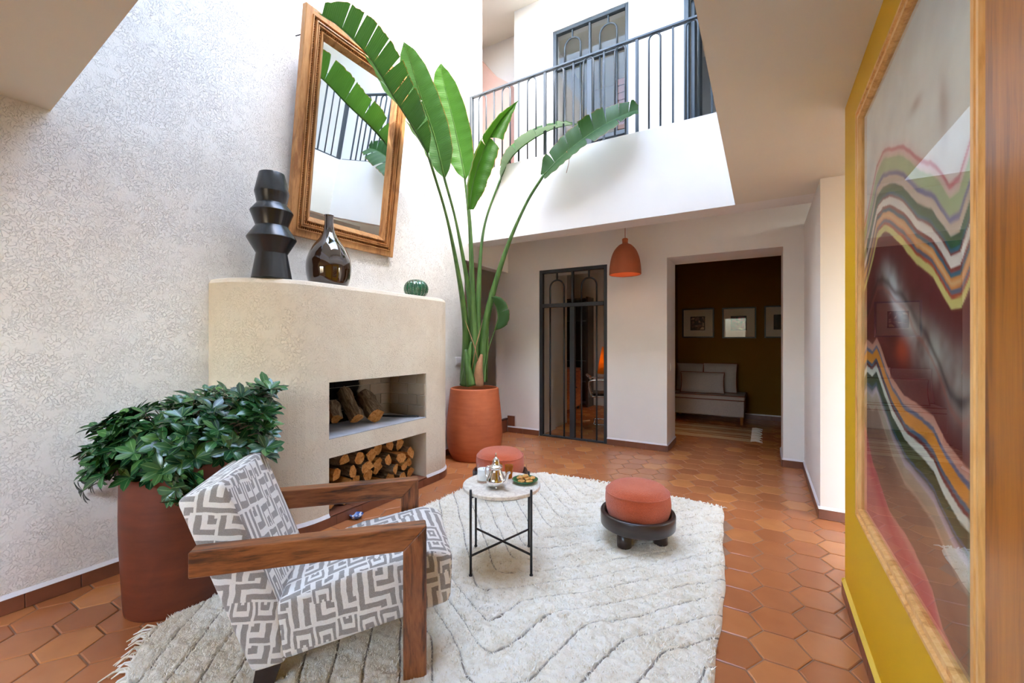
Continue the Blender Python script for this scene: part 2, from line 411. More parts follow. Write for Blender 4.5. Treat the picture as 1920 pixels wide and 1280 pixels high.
# ---- skirting: separate tiles with a white cap
def skirting(name, runs, label, cap='skirt_cap', H=.07):
    root = thing(name, label, 'baseboard', kind='structure')
    cp = MB()
    for (p0, p1, nrm) in runs:
        p0 = Vector(p0+(0,)); p1 = Vector(p1+(0,)); nrm = Vector(nrm+(0,)); L = (p1-p0).length; n = max(1, round(L/.2)); t = (p1-p0)/L
        Mx = Matrix(((t.x,nrm.x,0,p0.x),(t.y,nrm.y,0,p0.y),(0,0,1,0),(0,0,0,1)))
        for i in range(n):
            MB().rbox((i*L/n+.0012,-.002,.0005),((i+1)*L/n-.0012,.013,H),.002,1,Mx).build('tile', M['skirt'], root)
        cp.prism([(0,H),(.013,H),(.002,H+.018),(0,H+.018)], 'x', 0, L, Mx @ Matrix.Identity(4))
    cp.build('cap', M[cap], root)
    return root
skirting('baseboard_left', [((XL,-.6),(XL,1.315),(1,0)), ((XL,3.3),(XL,3.97),(1,0))], 'terracotta skirting with white cap along the scratched plaster wall')
skirting('baseboard_back', [((-3.04,YB),(D0,YB),(0,-1)), ((D1,YB),(W0-.0,YB),(0,-1)), ((W0,YB-.012),(W0,YB+.52),(1,0)), ((W1,YB),(XR,YB),(0,-1)), ((W1,YB-.012),(W1,YB+.52),(-1,0))], 'terracotta skirting with white cap along the far wall')
bb = bpy.data.objects['baseboard_back']
MB().rbox((-3.04,YB-.0135,.0905),(-2.925,YB-.0005,.228),.002).build('tile', M['skirt'], bb); MB().box((-3.04,YB-.010,.2285),(-2.905,YB-.0005,.246)).build('cap', M['skirt_cap'], bb); MB().box((-2.924,YB-.010,.0885),(-2.905,YB-.0005,.2285)).build('cap', M['skirt_cap'], bb)
skirting('baseboard_pier', [((XR,3.68),(XR,YB-.02),(-1,0)), ((XR-.012,3.69),(1.4,3.69),(0,-1))], 'terracotta skirting around the white wall pier')
skirting('baseboard_right', [((XR,.2),(XR,2.652),(-1,0)), ((XR-.012,2.64),(.55,2.64),(0,1))], 'terracotta skirting with yellow cap below the mustard wall', 'yellow_pale', .062)

# ---- iron glazed door with arch tracery (ground floor) and its twin upstairs
def arch_pts(cx, w, zb, zt, n=12):
    r = w/2; P = [(cx-r, zb)]
    for i in range(n+1):
        a = PI-PI*i/n; P.append((cx+r*math.cos(a), zt-r+r*math.sin(a)))
    P.append((cx+r, zb)); return P
def iron_door(name, label, x0, x1, z0, z1, y, zt, mat, lower_rail=None, cat='door'):
    root = thing(name, label, cat, (x0, y, z0), kind='structure'); W = x1-x0; H = z1-z0; t = zt-z0
    f = .045
    MB().rbox((0,-.03,0),(f,.03,H)).build('frame_stile', mat, root); MB().rbox((W-f,-.03,0),(W,.03,H)).build('frame_stile', mat, root)
    MB().rbox((f,-.03,H-f),(W-f,.03,H)).build('frame_head', mat, root); MB().rbox((f,-.028,t-.025),(W-f,.028,t+.025)).build('transom', mat, root)
    MB().rbox((f,-.028,0),(W-f,.028,.02)).build('threshold', mat, root)
    cx = W*.5
    MB().rbox((cx-.033,-.027,.02),(cx+.033,.027,t-.025)).build('meeting_stile', mat, root)
    MB().rbox((cx-.014,-.02,t+.025),(cx+.014,.02,H-f)).build('mullion', mat, root)
    if lower_rail: 
        for a, b in ((f,cx-.033),(cx+.033,W-f)): MB().rbox((a,-.026,lower_rail),(b,.026,lower_rail+.05)).build('lower_rail', mat, root)
    for (a, b) in ((f,cx-.02),(cx+.02,W-f)):
        w = b-a; c = (a+b)/2; aw = w*.5
        zt2 = H-f-(H-f-t)*.22
        MB().tube([(x,-.0,z) for x, z in arch_pts(c, aw, t+.02, zt2)], .011, 8).build('arch_bar', mat, root)
        MB().rbox((c-.009,-.012,zt2),(c+.009,.012,H-f+.005),.003).build('arch_stem', mat, root)
        for s in (-1,1): MB().tube([(c+s*aw/2,0,.015),(c+s*aw/2,0,t-.02)], .011, 8).build('bar', mat, root)
    for a, b, za, zb in ((f,cx-.033,.02,t-.025),(cx+.033,W-f,.02,t-.025),(f,cx-.014,t+.025,H-f),(cx+.014,W-f,t+.025,H-f)):
        MB().box((a,.014,za),(b,.018,zb)).build('pane', M['glass'], root)
    return root
iron_door('door_1', 'black iron glazed door with arched tracery beside the terracotta pot', D0, D1, 0.001, DZ, YB+.035, 1.72, M['iron'])
iron_door('door_2', 'grey iron glazed door with arched tracery upstairs behind the railing', UD0, UD1, 2.951, UDZ, 5.09, 4.81, M['railiron'], lower_rail=.80)
# open door frame at the end of the balcony
d3 = thing('door_3', 'open grey iron door with a lever handle at the end of the balcony', 'door', (-.754,5.05,2.951), kind='structure')
MB().rbox((0,-.03,0),(.05,.06,2.2)).build('frame_stile', M['railiron'], d3); MB().rbox((.82,-.03,0),(.874,.06,2.2)).build('frame_stile', M['railiron'], d3); MB().rbox((.05,-.03,2.14),(.82,.06,2.2)).build('frame_head', M['railiron'], d3)
lf = MB().rbox((.06,.07,.01),(.10,.75,2.13)).build('door_leaf', M['railiron'], d3)
MB().tube([(.10,.14,.78),(.145,.14,.78),(.145,.23,.78)], .009, 8).build('handle', M['blackmetal'], lf)

# ---- study behind the glazed door, sitting room behind the doorway, room behind the upper door
mb = MB().box((-2.80,YB+.52,-.02),(-2.60,6.06,2.72)); mb.box((-4.8,8.0,-.02),(-1.2,8.2,2.72)); mb.box((-4.8,YB+.52,-.02),(-4.6,8.0,2.72)); mb.box((-4.8,YB+.52,2.60),(-1.2,8.2,2.72))
struct(mb, 'wall_study', M['white'], 'pale walls of the study seen through the glazed door', 'wall')
mb = MB().box((-1.35,YB+.52,-.02),(-1.28,8.0,2.72)); mb.box((-1.28,7.85,-.02),(1.1,8.0,2.72)); mb.box((.9,YB+.52,-.02),(1.1,7.85,2.72))
struct(mb, 'wall_sitting_room', M['ochre'], 'dark ochre walls of the sitting room beyond the doorway', 'wall')
mb = MB().box((-1.28,YB+.52,2.62),(.9,7.85,2.72))
struct(mb, 'ceiling_sitting_room', M['ochre'], 'ochre ceiling of the sitting room beyond the doorway', 'ceiling')
skirting('baseboard_sitting_room', [((-1.28,7.85),(.9,7.85),(0,-1))], 'skirting along the ochre wall of the sitting room')
mb = MB().box((-3.0,7.4,2.72),(2.6,7.6,5.8)); mb.box((-.9,5.25,2.95),(-.85,7.4,5.8)); mb.box((-2.95,5.25,2.72),(2.6,7.4,2.95)); mb.box((2.4,5.05,2.72),(2.6,7.6,5.8)); mb.box((-3.0,5.6,2.95),(-2.75,7.4,5.8))
struct(mb, 'wall_upper_room', M['white'], 'pale walls of the rooms behind the upper doors', 'wall')
M['shutter'] = pmat('shutter_wood', rgb(120,66,48), .5)
sh = thing('shutter_reflection', 'brown shutter added inside the upper glazed door in place of a reflection', 'shutter', (-1.75,5.75,3.9))  # solid stand-in for a shutter reflected in the door glass
MB().rbox((0,0,0),(.32,.04,.95)).build('frame', M['shutter'], sh)
for k in range(9): MB().rbox((.03,-.015,.05+k*.1),(.29,.0,.13+k*.1),.003).build('slat', M['shutter'], sh)

# ---- iron railing with loops, on the balcony and along the gallery
def railing(name, label, L, loc, rz, first, post_every=6, startpost=True):
    root = thing(name, label, 'railing', loc, rz); m = M['railiron']; H = .93
    MB().rbox((0,-.02,H-.022),(L,.02,H),.003).build('top_rail', m, root); MB().rbox((0,-.012,.0015),(L,.012,.022),.003).build('bottom_rail', m, root)
    loopb = MB().tube([(x,0,z) for x, z in arch_pts(0,.105,.02,H-.022)], .0098, 6).build('loop', m, root); barb = MB().rbox((-.009,-.009,.02),(.009,.009,H-.022),.002).build('bar', m, root); posb = MB().rbox((-.014,-.014,.02),(.014,.014,H-.022),.002).build('post', m, root)
    if startpost: MB().rbox((0,-.025,.0),(.045,.025,H-.022),.003).build('post', m, root)
    x = first; k = 0; fl = {}
    while x < L-.05:
        kind = 'loop' if k % 2 == 0 else ('post' if k % 6 == 5 else 'bar')
        src = {'loop': loopb, 'bar': barb, 'post': posb}[kind]
        if kind not in fl: fl[kind] = 1; src.location.x = x
        else: inst(kind, src, root, Matrix.Translation((x,0,0)))
        x += .1625; k += 1
    return root
railing('balcony_railing', 'grey iron railing with looped bars along the balcony', 2.80, (-3.0,YF+.06,ZP), 0, .18)
railing('balcony_railing', 'grey iron railing turning along the gallery above the yellow wall', 3.5, (-.165,YF+.04,ZP), -PI/2, .2)

# ---- light switches
def switch(name, label, M4, w=.15, h=.09):
    o = thing(name, label, 'switch'); o.matrix_world = M4
    MB().rbox((-w/2,-h/2,0),(w/2,h/2,.009),.003,2).build('plate', M['skirt_cap'], o)
    n = 2 if w > .1 else 1
    for i in range(n): MB().rbox((-w/2+.012+i*(w-.024)/n,-h/2+.02,.009),(-w/2+.012+(i+1)*(w-.024)/n-.002,h/2-.02,.012),.001).build('rocker', M['skirt_cap'], o)
switch('light_switch', 'white double light switch on the plaster wall beside the tall plant', Matrix(((0,0,1,XL),(1,0,0,3.87),(0,1,0,1.025),(0,0,0,1))))
switch('light_switch', 'small white light switch on the reveal of the open doorway', Matrix(((0,0,1,W0),(1,0,0,5.25),(0,1,0,.95),(0,0,0,1))), .07)
# ================================================================== FIREPLACE
FX = -2.52; ZM = 1.645
fp = thing('fireplace', 'rounded cream plaster fireplace with two stacked openings', 'fireplace', (0,0,0))
def outline(e=0.0):
    P = []
    for i in range(15):
        a = PI/2*i/14; P.append((XL+(.47+e)*math.sin(a), 1.77-(.45+e)*math.cos(a)))
    P += [(FX+e, 1.835), (FX+e, 2.795)]
    for i in range(11):
        a = PI/2*i/10; P.append((FX-.28+(.28+e)*math.cos(a), 2.955+(.28+e)*math.sin(a)))
    P.append((XL, 3.235+e)); return P
O0 = outline(); O1 = outline(-.012); O2 = outline(-.03); oi_ = 15
mb = MB(); zs = [.0005,.068,.46,.585,.973,1.615]
n = len(O0); V = []; F = []
for z in zs: V += [(x,y,z) for x, y in O0]
V += [(x,y,1.637) for x, y in O1]; V += [(x,y,ZM) for x, y in O2]
for r in range(len(zs)+1):
    for i in range(n-1):
        if i == oi_ and r in (1,3): continue
        F.append((r*n+i, r*n+i+1, (r+1)*n+i+1, (r+1)*n+i))
F.append(tuple((len(zs)+1)*n+i for i in range(n)))
mb.add(V, F)
BX = -2.965
for z0, z1 in ((.068,.46),(.585,.973)):
    a, b = 1.835, 2.795
    mb.add([(FX,a,z0),(FX,b,z0),(BX,b,z0),(BX,a,z0),(FX,a,z1),(FX,b,z1),(BX,b,z1),(BX,a,z1)], [(0,1,2,3),(4,7,6,5),(1,5,6,2),(0,3,7,4),(3,2,6,7)])
mb.build('body', M['fstucco'], fp)
# plinth tiles follow the foot of the body
P = outline(.013)
cum = [0]
for i in range(1,len(P)): cum.append(cum[-1]+math.dist(P[i],P[i-1]))
def walk(s): return (interp(cum,[p[0] for p in P],s), interp(cum,[p[1] for p in P],s))
nt_ = int(cum[-1]/.2)
for k in range(nt_):
    s0, s1 = cum[-1]*k/nt_+.0012, cum[-1]*(k+1)/nt_-.0012; m = MB(); V = []; F = []
    for i in range(6):
        x, y = walk(s0+(s1-s0)*i/5); x2, y2 = walk(max(0,s0+(s1-s0)*i/5-.001)); x3, y3 = walk(min(cum[-1],s0+(s1-s0)*i/5+.001))
        tx, ty = x3-x2, y3-y2; l = math.hypot(tx,ty) or 1; nx, ny = ty/l, -tx/l
        xi = max(x-nx*.0125,XL+.0004); V += [(x,y,.001),(x,y,.062),(xi,y-ny*.0125,.064),(xi,y-ny*.0125,.001)]
    for i in range(5):
        for j in range(3): F.append((i*4+j, i*4+4+j, i*4+5+j, i*4+1+j))
    F += [(0,1,2,3),(23,22,21,20)]
    m.add(V, F).build('plinth_tile', M['skirt'], fp)
# white cove above the plinth and hearth paving
A = outline(.012); B = outline(.0008)
for r0, r1 in ((0,oi_),(oi_+1,len(A)-1)):
    V = []; F = []
    for i in range(r0,r1+1): V += [(A[i][0],A[i][1],.064),(B[i][0],B[i][1],.088)]
    for i in range(r1-r0): F.append((2*i,2*i+2,2*i+3,2*i+1))
    MB().add(V, F).build('cove', M['skirt_cap'], fp)
for j in range(5):
    for i in range(2):
        y0 = 1.84+j*.19; x1 = FX+.012-i*.21
        MB().rbox((x1-.208,y0+.001,.0685),(x1,y0+.189,.076),.002).build('hearth_tile', M['skirt'], fp)
M['slab'] = pmat('hearth_stone', rgb(176,178,184), .6, var=.25, scale=9, bump=.05)
MB().rbox((BX+.002,1.837,.5855),(FX-.002,2.793,.594),.002).build('hearth_slab', M['slab'], fp)
# fire bricks lining the upper opening, sooty towards the back
t = NT('fire_brick'); gp = t.n('ShaderNodeNewGeometry'); oi2 = t.n('ShaderNodeObjectInfo')
base = t.ramp(oi2.outputs['Random'], [(0, rgb(150,134,116)), (.5, rgb(166,150,130)), (1, rgb(176,158,138))])
mo = t.noise(gp.outputs['Position'], 14, 5); base = t.mix(t.math('MULTIPLY', mo, .5), base, rgb(120,104,90))
sp = t.n('ShaderNodeSeparateXYZ'); t.l(gp.outputs['Position'], sp.inputs[0])
# soot stain centred on the back wall behind the logs
dy = t.math('MULTIPLY', t.math('SUBTRACT', sp.outputs['Y'], 2.17), 3.4); dx = t.math('MULTIPLY', t.math('SUBTRACT', sp.outputs['X'], -2.97), 3.2)
dist = t.math('SQRT', t.math('ADD', t.math('MULTIPLY', dx, dx), t.math('MULTIPLY', dy, dy)))
dist = t.math('ADD', dist, t.math('MULTIPLY', t.math('SUBTRACT', t.noise(gp.outputs['Position'], 9, 4), .5), .7))
t.set(col=t.mix(t.ramp(dist, [(.85, (1,1,1,1)), (1.15, (0,0,0,1))]), base, rgb(22,20,20)), rough=.9, spec=.1); t.bump(mo, .2, .004); M['brick'] = t.m
bh = .0945
for r in range(4):
    z0 = .5945+r*bh; off = .12 if r % 2 else 0
    y = 1.837-off
    while y < 2.79:
        a, b = max(y+.002,1.839), min(y+.238,2.791)
        if b-a > .02: MB().rbox((BX+.001,a,z0+.0015),(BX+.012+random.uniform(0,.003),b,z0+bh-.0015),.003).build('brick', M['brick'], fp)
        y += .24
    for sgn, yy in ((1,1.8355),(-1,2.7945)):
        x = BX+.016-(.11 if r % 2 else 0)
        while x < FX-.02:
            a, b = max(x+.002,BX+.016), min(x+.218,FX-.012)
            th = .011+random.uniform(0,.003)
            if b-a > .02: MB().rbox((a,min(yy,yy+sgn*th),z0+.0015),(b,max(yy,yy+sgn*th),z0+bh-.0015),.003).build('brick', M['brick'], fp)
            x += .22

# ---- firewood
t = NT('bark'); c = t.coord('Object', (1,1,1)); st_ = t.coord('Object', (3,14,14)); n1 = t.noise(st_, 3, 6, .7, 1.0)
t.set(col=t.ramp(n1, [(.3, rgb(52,40,32)), (.48, rgb(118,98,78)), (.7, rgb(172,152,128))]), rough=.95, spec=.1); t.bump(n1, .9, .02); M['bark'] = t.m
t = NT('cut_wood'); c = t.coord('Object'); n1 = t.noise(t.coord('Object', (4,22,22)), 2, 5, .6, .6)
t.set(col=t.ramp(n1, [(.3, rgb(140,86,42)), (.5, rgb(186,128,70)), (.75, rgb(206,156,98))]), rough=.85, spec=.15); t.bump(n1, .4, .01); M['cut'] = t.m
def log(name, label, group, p0, p1, r, split=True, seed=0):
    rs = random.Random(seed); p0 = Vector(p0); p1 = Vector(p1); L = (p1-p0).length
    root = thing(name, label, 'log', group=group)
    root.matrix_world = Matrix.Translation(p0) @ (p1-p0).to_track_quat('X','Z').to_matrix().to_4x4() @ Matrix.Rotation(rs.uniform(0,6.28),4,'X')
    n = 10; prof = []
    for k in range(n):
        a = 2*PI*k/n; q = r*rs.uniform(.82,1.1)
        if split and math.cos(a) > .35: q = min(q, r*.42/math.cos(a))
        prof.append((q*math.cos(a), q*math.sin(a)))
    V = []; F = []; m = 6
    for i in range(m):
        t_ = i/(m-1); wy, wz = rs.uniform(-.005,.005), rs.uniform(-.005,.005); sc = rs.uniform(.9,1.08)
        for a, b in prof: V.append((t_*L+rs.uniform(-.006,.006)*(i in (0,m-1)), a*sc+wy, b*sc+wz))
    Fb = []; Fc = []
    for i in range(m-1):
        for k in range(n):
            f = (i*n+k, i*n+(k+1)%n, (i+1)*n+(k+1)%n, (i+1)*n+k)
            mid = sum((prof[k][0], prof[(k+1)%n][0]))/2
            (Fc if split and mid > .3*r and abs(prof[k][1]+prof[(k+1)%n][1])/2 < r*.7 else Fb).append(f)
    e0 = tuple(range(n))[::-1]; e1 = tuple((m-1)*n+k for k in range(n))
    mb = MB(); mb.add(V, Fb, True); mb.build('bark', M['bark'], root)
    for fs in ([Fc+[e0, e1]] if Fc else [[e0],[e1]]): MB().add(V, fs).build('cut_face', M['cut'], root)
    return root
# upper: logs leaning in the hearth
for i, (a, b, r, sp_, lb) in enumerate([((-2.70,2.215,.655),(-2.89,2.235,.86),.058,False,'long bark covered log leaning at the middle of the hearth'),
     ((-2.665,2.37,.655),(-2.88,2.43,.80),.068,False,'thick pale log leaning on the right of the hearth pile'),
     ((-2.80,2.085,.658),(-2.89,2.12,.76),.062,True,'short split log with yellow cut face in the hearth'),
     ((-2.76,1.93,.645),(-2.89,1.96,.73),.042,False,'dark stubby log at the hidden end of the hearth')]):
    log('firewood_log', lb, 'logs in the hearth', a, b, r, sp_, 50+i)
# lower: stack with cut ends to the front
k = 0
zc = [[.125,.13,.122,.128,.124,.13,.126,.122],[.213,.22,.21,.216,.223,.212,.218,.214],[.303,.31,.3,.308,.302,.312,.305],[.386,.392,.384,.39,.386,.39]]
for row in range(4):
    for j, z in enumerate(zc[row]):
        y = 1.890+j*.1155+(.05,.02,.07,.12)[row]-.04*(row == 0); rs = random.Random(200+k)
        L = rs.uniform(.28,.36); xf = FX-.03-rs.uniform(0,.10)
        dy, dz = rs.uniform(-.02,.02), rs.uniform(-.006,.006); zz_ = z+rs.uniform(-.006,.004)
        if y > 2.745: continue
        log('firewood_log', 'split log in the stack under the hearth', 'split logs stacked under the hearth', (xf,y,zz_), (xf-L,y+dy,zz_+dz), rs.uniform(.043,.052), rs.random() < .8, 300+k); k += 1
tg = thing('fire_tongs', 'black iron fire tongs lying in the hearth', 'tongs', (0,0,0))
MB().tube(catmull([(-2.90,2.58,.602),(-2.72,2.66,.602),(-2.58,2.735,.602)],6), .006, 8).build('arm', M['blackmetal'], tg)
MB().tube(catmull([(-2.88,2.61,.602),(-2.72,2.685,.604),(-2.60,2.755,.604),(-2.57,2.755,.603),(-2.578,2.738,.602)],6), .006, 8).build('arm', M['blackmetal'], tg)
t = NT('blue_white_glaze'); c = t.coord('Object'); v = t.n('ShaderNodeTexVoronoi'); t.l(c, v.inputs['Vector']); v.inputs['Scale'].default_value = 45
t.set(col=t.ramp(v.outputs['Distance'], [(.35, rgb(228,230,234)), (.5, rgb(70,100,160))]), rough=.25); M['bluewhite'] = t.m
o = MB().lathe([(.02,0),(.038,.012),(.046,.028),(.048,.03),(.043,.029),(.034,.014),(.0,.006)], 20, smooth=True, cap1=False).build('ceramic_bowl', M['bluewhite'], None, (-2.472,2.02,.0005))
tag(o, 'small blue and white ceramic bowl on the floor by the fireplace', 'bowl')

# ================================================================== MANTEL
M['blackclay'] = pmat('black_ceramic', rgb(32,33,37), .27, var=.15, scale=3, bump=.03, bscale=30, stretch=(1,1,9), spec=.6)
prof = [(.0,0),(.112,0),(.117,.006),(.09,.165),(.091,.168),(.141,.256),(.143,.262),(.141,.268),(.094,.34),(.094,.346),(.122,.425),(.124,.431),(.122,.437),(.086,.484),(.086,.49),(.099,.552),(.1,.558),(.075,.675),(.073,.68),(.066,.678),(.06,.6),(.0,.59)]
o = MB().lathe(prof, 48, smooth=True, cap0=False, cap1=False).build('black_vase', M['blackclay'], None, (-2.715,1.56,ZM+.0005))
md = o.modifiers.new('edge','EDGE_SPLIT'); md.split_angle = math.radians(28)
tag(o, 'tall matt black vase of stacked cones on the mantel', 'vase')
t = NT('brown_glaze'); t.set(col=rgb(48,28,14), rough=.04, coat=1.0, spec=.7); t.b.inputs['Coat Roughness'].default_value = .02; M['brownglaze'] = t.m
prof = catmull([(.118,.0,0),(.128,.006,0),(.146,.06,0),(.154,.13,0),(.146,.2,0),(.115,.275,0),(.066,.345,0),(.039,.40,0),(.031,.46,0),(.031,.505,0),(.034,.515,0)],5)
o = MB().lathe([(0,0)]+[(p.x,p.y) for p in prof]+[(.026,.513),(.024,.40)], 48, cap0=False).build('glazed_bottle', M['brownglaze'], None, (-2.70,1.965,ZM+.0005))
tag(o, 'glossy brown bottle vase with slender neck on the mantel', 'vase')
t = NT('green_glaze'); c = t.coord('Object'); n1 = t.noise(c, 9, 3); t.set(col=t.ramp(n1, [(.3, rgb(10,52,34)), (.7, rgb(28,92,60))]), rough=.12, coat=.6); M['greenglaze'] = t.m
cr = thing('ceramic_cactus', 'green glazed ribbed cactus ornament at the end of the mantel', 'ornament', (-2.69,2.85,ZM+.0005))
pr = [(.055,0)]+[(.108*math.sin(.55+a*(PI-.75)/14)**.85, .088-.088*math.cos(.55+a*(PI-.75)/14)-.012) for a in range(15)]
MB().lathe(pr, 108, rfun=lambda a, z: 1-.06*(1-abs(math.cos(9*a)))**1.0, cap1=True).build('body', M['greenglaze'], cr)
M['spine'] = pmat('pale_spines', rgb(150,190,160), .4)
m = MB()
for k in range(18):
    a = 2*PI*k/18
    for r, z in pr[2:14]: m.lathe([(.0015,-.002),(.0032,0),(.0005,.003)], 5, ((r+.001)*math.cos(a),(r+.001)*math.sin(a),z))
m.build('spines', M['spine'], cr)

# ================================================================== MIRROR
def framed(root, W, H, prof, mat, name='frame_side'):
    def corner(d): return [(d,d),(W-d,d),(W-d,H-d),(d,H-d)]
    for s in range(4):
        V = []; n = len(prof)
        for e in (s,(s+1)%4):
            for d, x in prof: y, z = corner(d)[e]; V.append((x,y,z))
        F = [(i,i+1,n+i+1,n+i) for i in range(n-1)]
        MB().add(V, F).build(name, mat, root)
mr = thing('framed_mirror', 'large mirror in a carved wooden frame leaning out over the mantel', 'mirror')
mr.matrix_world = Matrix.Translation((-2.983,1.81,2.03)) @ Matrix.Rotation(math.radians(7.6),4,'Y')
MW, MH = 1.0, 1.60
framed(mr, MW, MH, [(0,0),(0,.04),(.004,.046),(.050,.048),(.051,.060),(.057,.060),(.058,.044),(.076,.044),(.077,.064),(.085,.066),(.086,.050),(.094,.050),(.095,.060),(.102,.060),(.103,.042),(.124,.042),(.125,.056),(.132,.054),(.165,.020),(.165,0)], M['frame_wood'])
def beads(d, x, step, r):
    m = MB()
    def bead(y, z, hor):
        dy, dz = (r*1.1, r*.55) if hor else (r*.55, r*1.1)
        ty, tz = (r*.5, 0) if not hor else (0, r*.5)
        m.add([(x,y-dy,z-tz if not hor else z-tz),(x,y,z-dz),(x,y+dy,z+tz),(x,y,z+dz),(x+r,y,z)], [(0,1,4),(1,2,4),(2,3,4),(3,0,4)])
    k = int((MW-2*d)/step)
    for i in range(k): 
        y = d+(i+.5)*(MW-2*d)/k; bead(y,d,False); bead(y,MH-d,False)
    k = int((MH-2*d)/step)
    for i in range(k):
        z = d+(i+.5)*(MH-2*d)/k; bead(d,z,True); bead(MW-d,z,True)
    return m
M['bead'] = pmat('carved_bead', rgb(140,86,40), .5)
o = beads(.067,.044,.0165,.011).build('rope_molding', M['bead'], mr); o['kind'] = 'stuff'
o = beads(.1135,.042,.0165,.012).build('rope_molding', M['bead'], mr); o['kind'] = 'stuff'
t = NT('mirror_glass'); t.set(col=(.9,.93,.92,1), metal=1.0, rough=0.0); M['mirror'] = t.m
MB().box((.002,.15,.15),(.02,MW-.15,MH-.15)).build('mirror_glass', M['mirror'], mr)
MB().tube([(.005,.012,1.40),(-.05,-.004,1.39)], .004, 6).build('hanging_rod', M['blackmetal'], mr)

# ================================================================== FRAMED ARTWORK
pt = thing('framed_artwork', 'tall abstract marbled painting behind glass on the yellow wall', 'painting', (XR-.001,2.17,.546), PI)
PW, PH = 1.14, 1.624
framed(pt, PW, PH, [(0,0),(0,.022),(.006,.03),(.016,.03),(.02,.022),(.028,.022),(.032,.028),(.046,.028),(.05,.018),(.05,0)], M['pine'])
iw, ih = PW-.1, PH-.1; GU, GV = 190, 300
uu, vv = np.meshgrid(np.linspace(0,1,GU), np.linspace(0,ih,GV)); U0, V0 = uu.ravel(), vv.ravel()
def fbm(x, y, s, seed, oct=3):
    return np.array([mnoise.fractal(Vector((a*s+seed, b*s, seed*1.7)), 1.0, 2.0, oct) for a, b in zip(x, y)])
n_a = fbm(U0*iw, V0, 3.0, 3.1); n_b = fbm(U0*iw, V0, 3.0, 9.7); n_c = fbm(U0*iw, V0, 9.0, 5.3)
def C(*c): return np.array([lin(x) for x in c])
def ramp(x, stops):
    xs = [s[0] for s in stops]; cs = np.array([C(*s[1]) for s in stops])
    return np.stack([np.interp(x, xs, cs[:,i]) for i in range(3)], 1)
Uq = U0+n_a*.012; Vq = V0+n_b*.010
y1 = np.interp(Uq, [-.05,.05,.133,.196,.28,.362,.511,.634,.735,.845,.895,.935,.988,1.03], [.60,.54,.473,.422,.412,.429,.492,.568,.612,.697,.697,.658,.60,.64])+n_c*.005
up = ramp(Vq-y1, [(-.60,(216,230,238)),(-.40,(228,236,236)),(-.24,(220,226,224)),(-.19,(226,228,224)),(-.170,(224,214,210)),(-.164,(196,88,104)),(-.158,(200,100,112)),(-.152,(224,190,190)),(-.140,(214,196,180)),(-.134,(160,184,132)),(-.100,(168,190,140)),(-.094,(150,150,160)),(-.090,(104,104,158)),(-.082,(112,112,160)),(-.078,(206,184,164)),(-.056,(214,196,176)),(-.051,(48,92,60)),(-.030,(62,112,72)),(-.027,(52,108,132)),(-.021,(60,112,132)),(-.018,(146,62,52)),(-.014,(150,70,60)),(-.011,(238,232,220)),(.011,(240,234,222)),(.014,(150,62,50)),(.022,(150,70,60)),(.025,(58,116,140)),(.032,(80,130,146)),(.036,(232,150,68)),(.048,(244,198,142)),(.058,(232,146,64)),(.062,(104,116,140)),(.069,(110,120,140)),(.072,(196,78,48)),(.079,(196,90,60)),(.082,(228,218,132)),(.100,(232,222,140)),(.104,(150,84,62)),(.108,(112,44,44)),(.2,(104,40,42))])
y2 = np.interp(Uq, [-.05,.05,.133,.196,.293,.395,.511,.655,.754,.821,.895,.947,1.05], [1.02,.97,.986,.963,1.019,1.084,1.127,1.14,1.149,1.184,1.215,1.225,1.30])+n_c*.004
lo = ramp(Vq-y2, [(-.114,(104,40,42)),(-.108,(112,46,44)),(-.104,(216,150,128)),(-.082,(226,172,150)),(-.078,(100,114,148)),(-.069,(104,118,150)),(-.065,(232,150,52)),(-.034,(238,158,60)),(-.030,(70,110,140)),(-.022,(74,114,140)),(-.019,(118,40,44)),(-.010,(122,46,48)),(-.007,(228,234,222)),(.014,(230,236,224)),(.018,(34,70,44)),(.052,(40,84,52)),(.056,(70,110,160)),(.062,(60,90,70)),(.070,(168,156,172)),(.084,(200,186,190)),(.092,(180,166,146)),(.122,(170,156,132)),(.132,(196,168,146)),(.142,(146,116,98)),(.22,(136,104,88)),(.5,(140,110,92))])
m = np.clip((Vq-y2+.125)/.02, 0, 1)[:,None]; col = up*(1-m)+lo*m
# smoke drifting through the maroon field
ys = np.interp(Uq, [.0,.2,.362,.511,.587,.735,.895,1.015], [.58,.62,.685,.779,.841,.883,.956,.985]); ws = np.interp(Uq, [0,.3,.6,1], [.02,.045,.06,.085])
inside = ((Vq-y1) > .112) & ((Vq-y2) < -.115)
k = np.exp(-((Vq-ys+n_a*.05)/ws)**2)*inside*np.clip(.75+n_c*.8, 0, 1)*np.clip((Uq-.15)/.25, 0, 1)
col = col*(1-k[:,None])+C(182,180,170)*k[:,None]
k = np.exp(-((Uq-.45-(Vq-.75)*.9)/.05)**2)*np.exp(-((Vq-.75)/.085)**2)*inside; col = col*(1-k[:,None])+C(226,232,238)*k[:,None]
k = np.exp(-((Uq-.5)/.07)**2-((Vq-.89)/.035)**2)*inside; col = col*(1-.8*k[:,None])+C(200,80,44)*.8*k[:,None]
yd = y1+.27+n_b*.05+(Uq-.5)*.1
k = np.exp(-((Vq-yd)/.012)**2)*inside; col = col*(1-.7*k[:,None])+C(48,34,44)*.7*k[:,None]
k = np.exp(-((Vq-yd-.03)/.008)**2)*inside; col = col*(1-.5*k[:,None])+C(170,96,80)*.5*k[:,None]
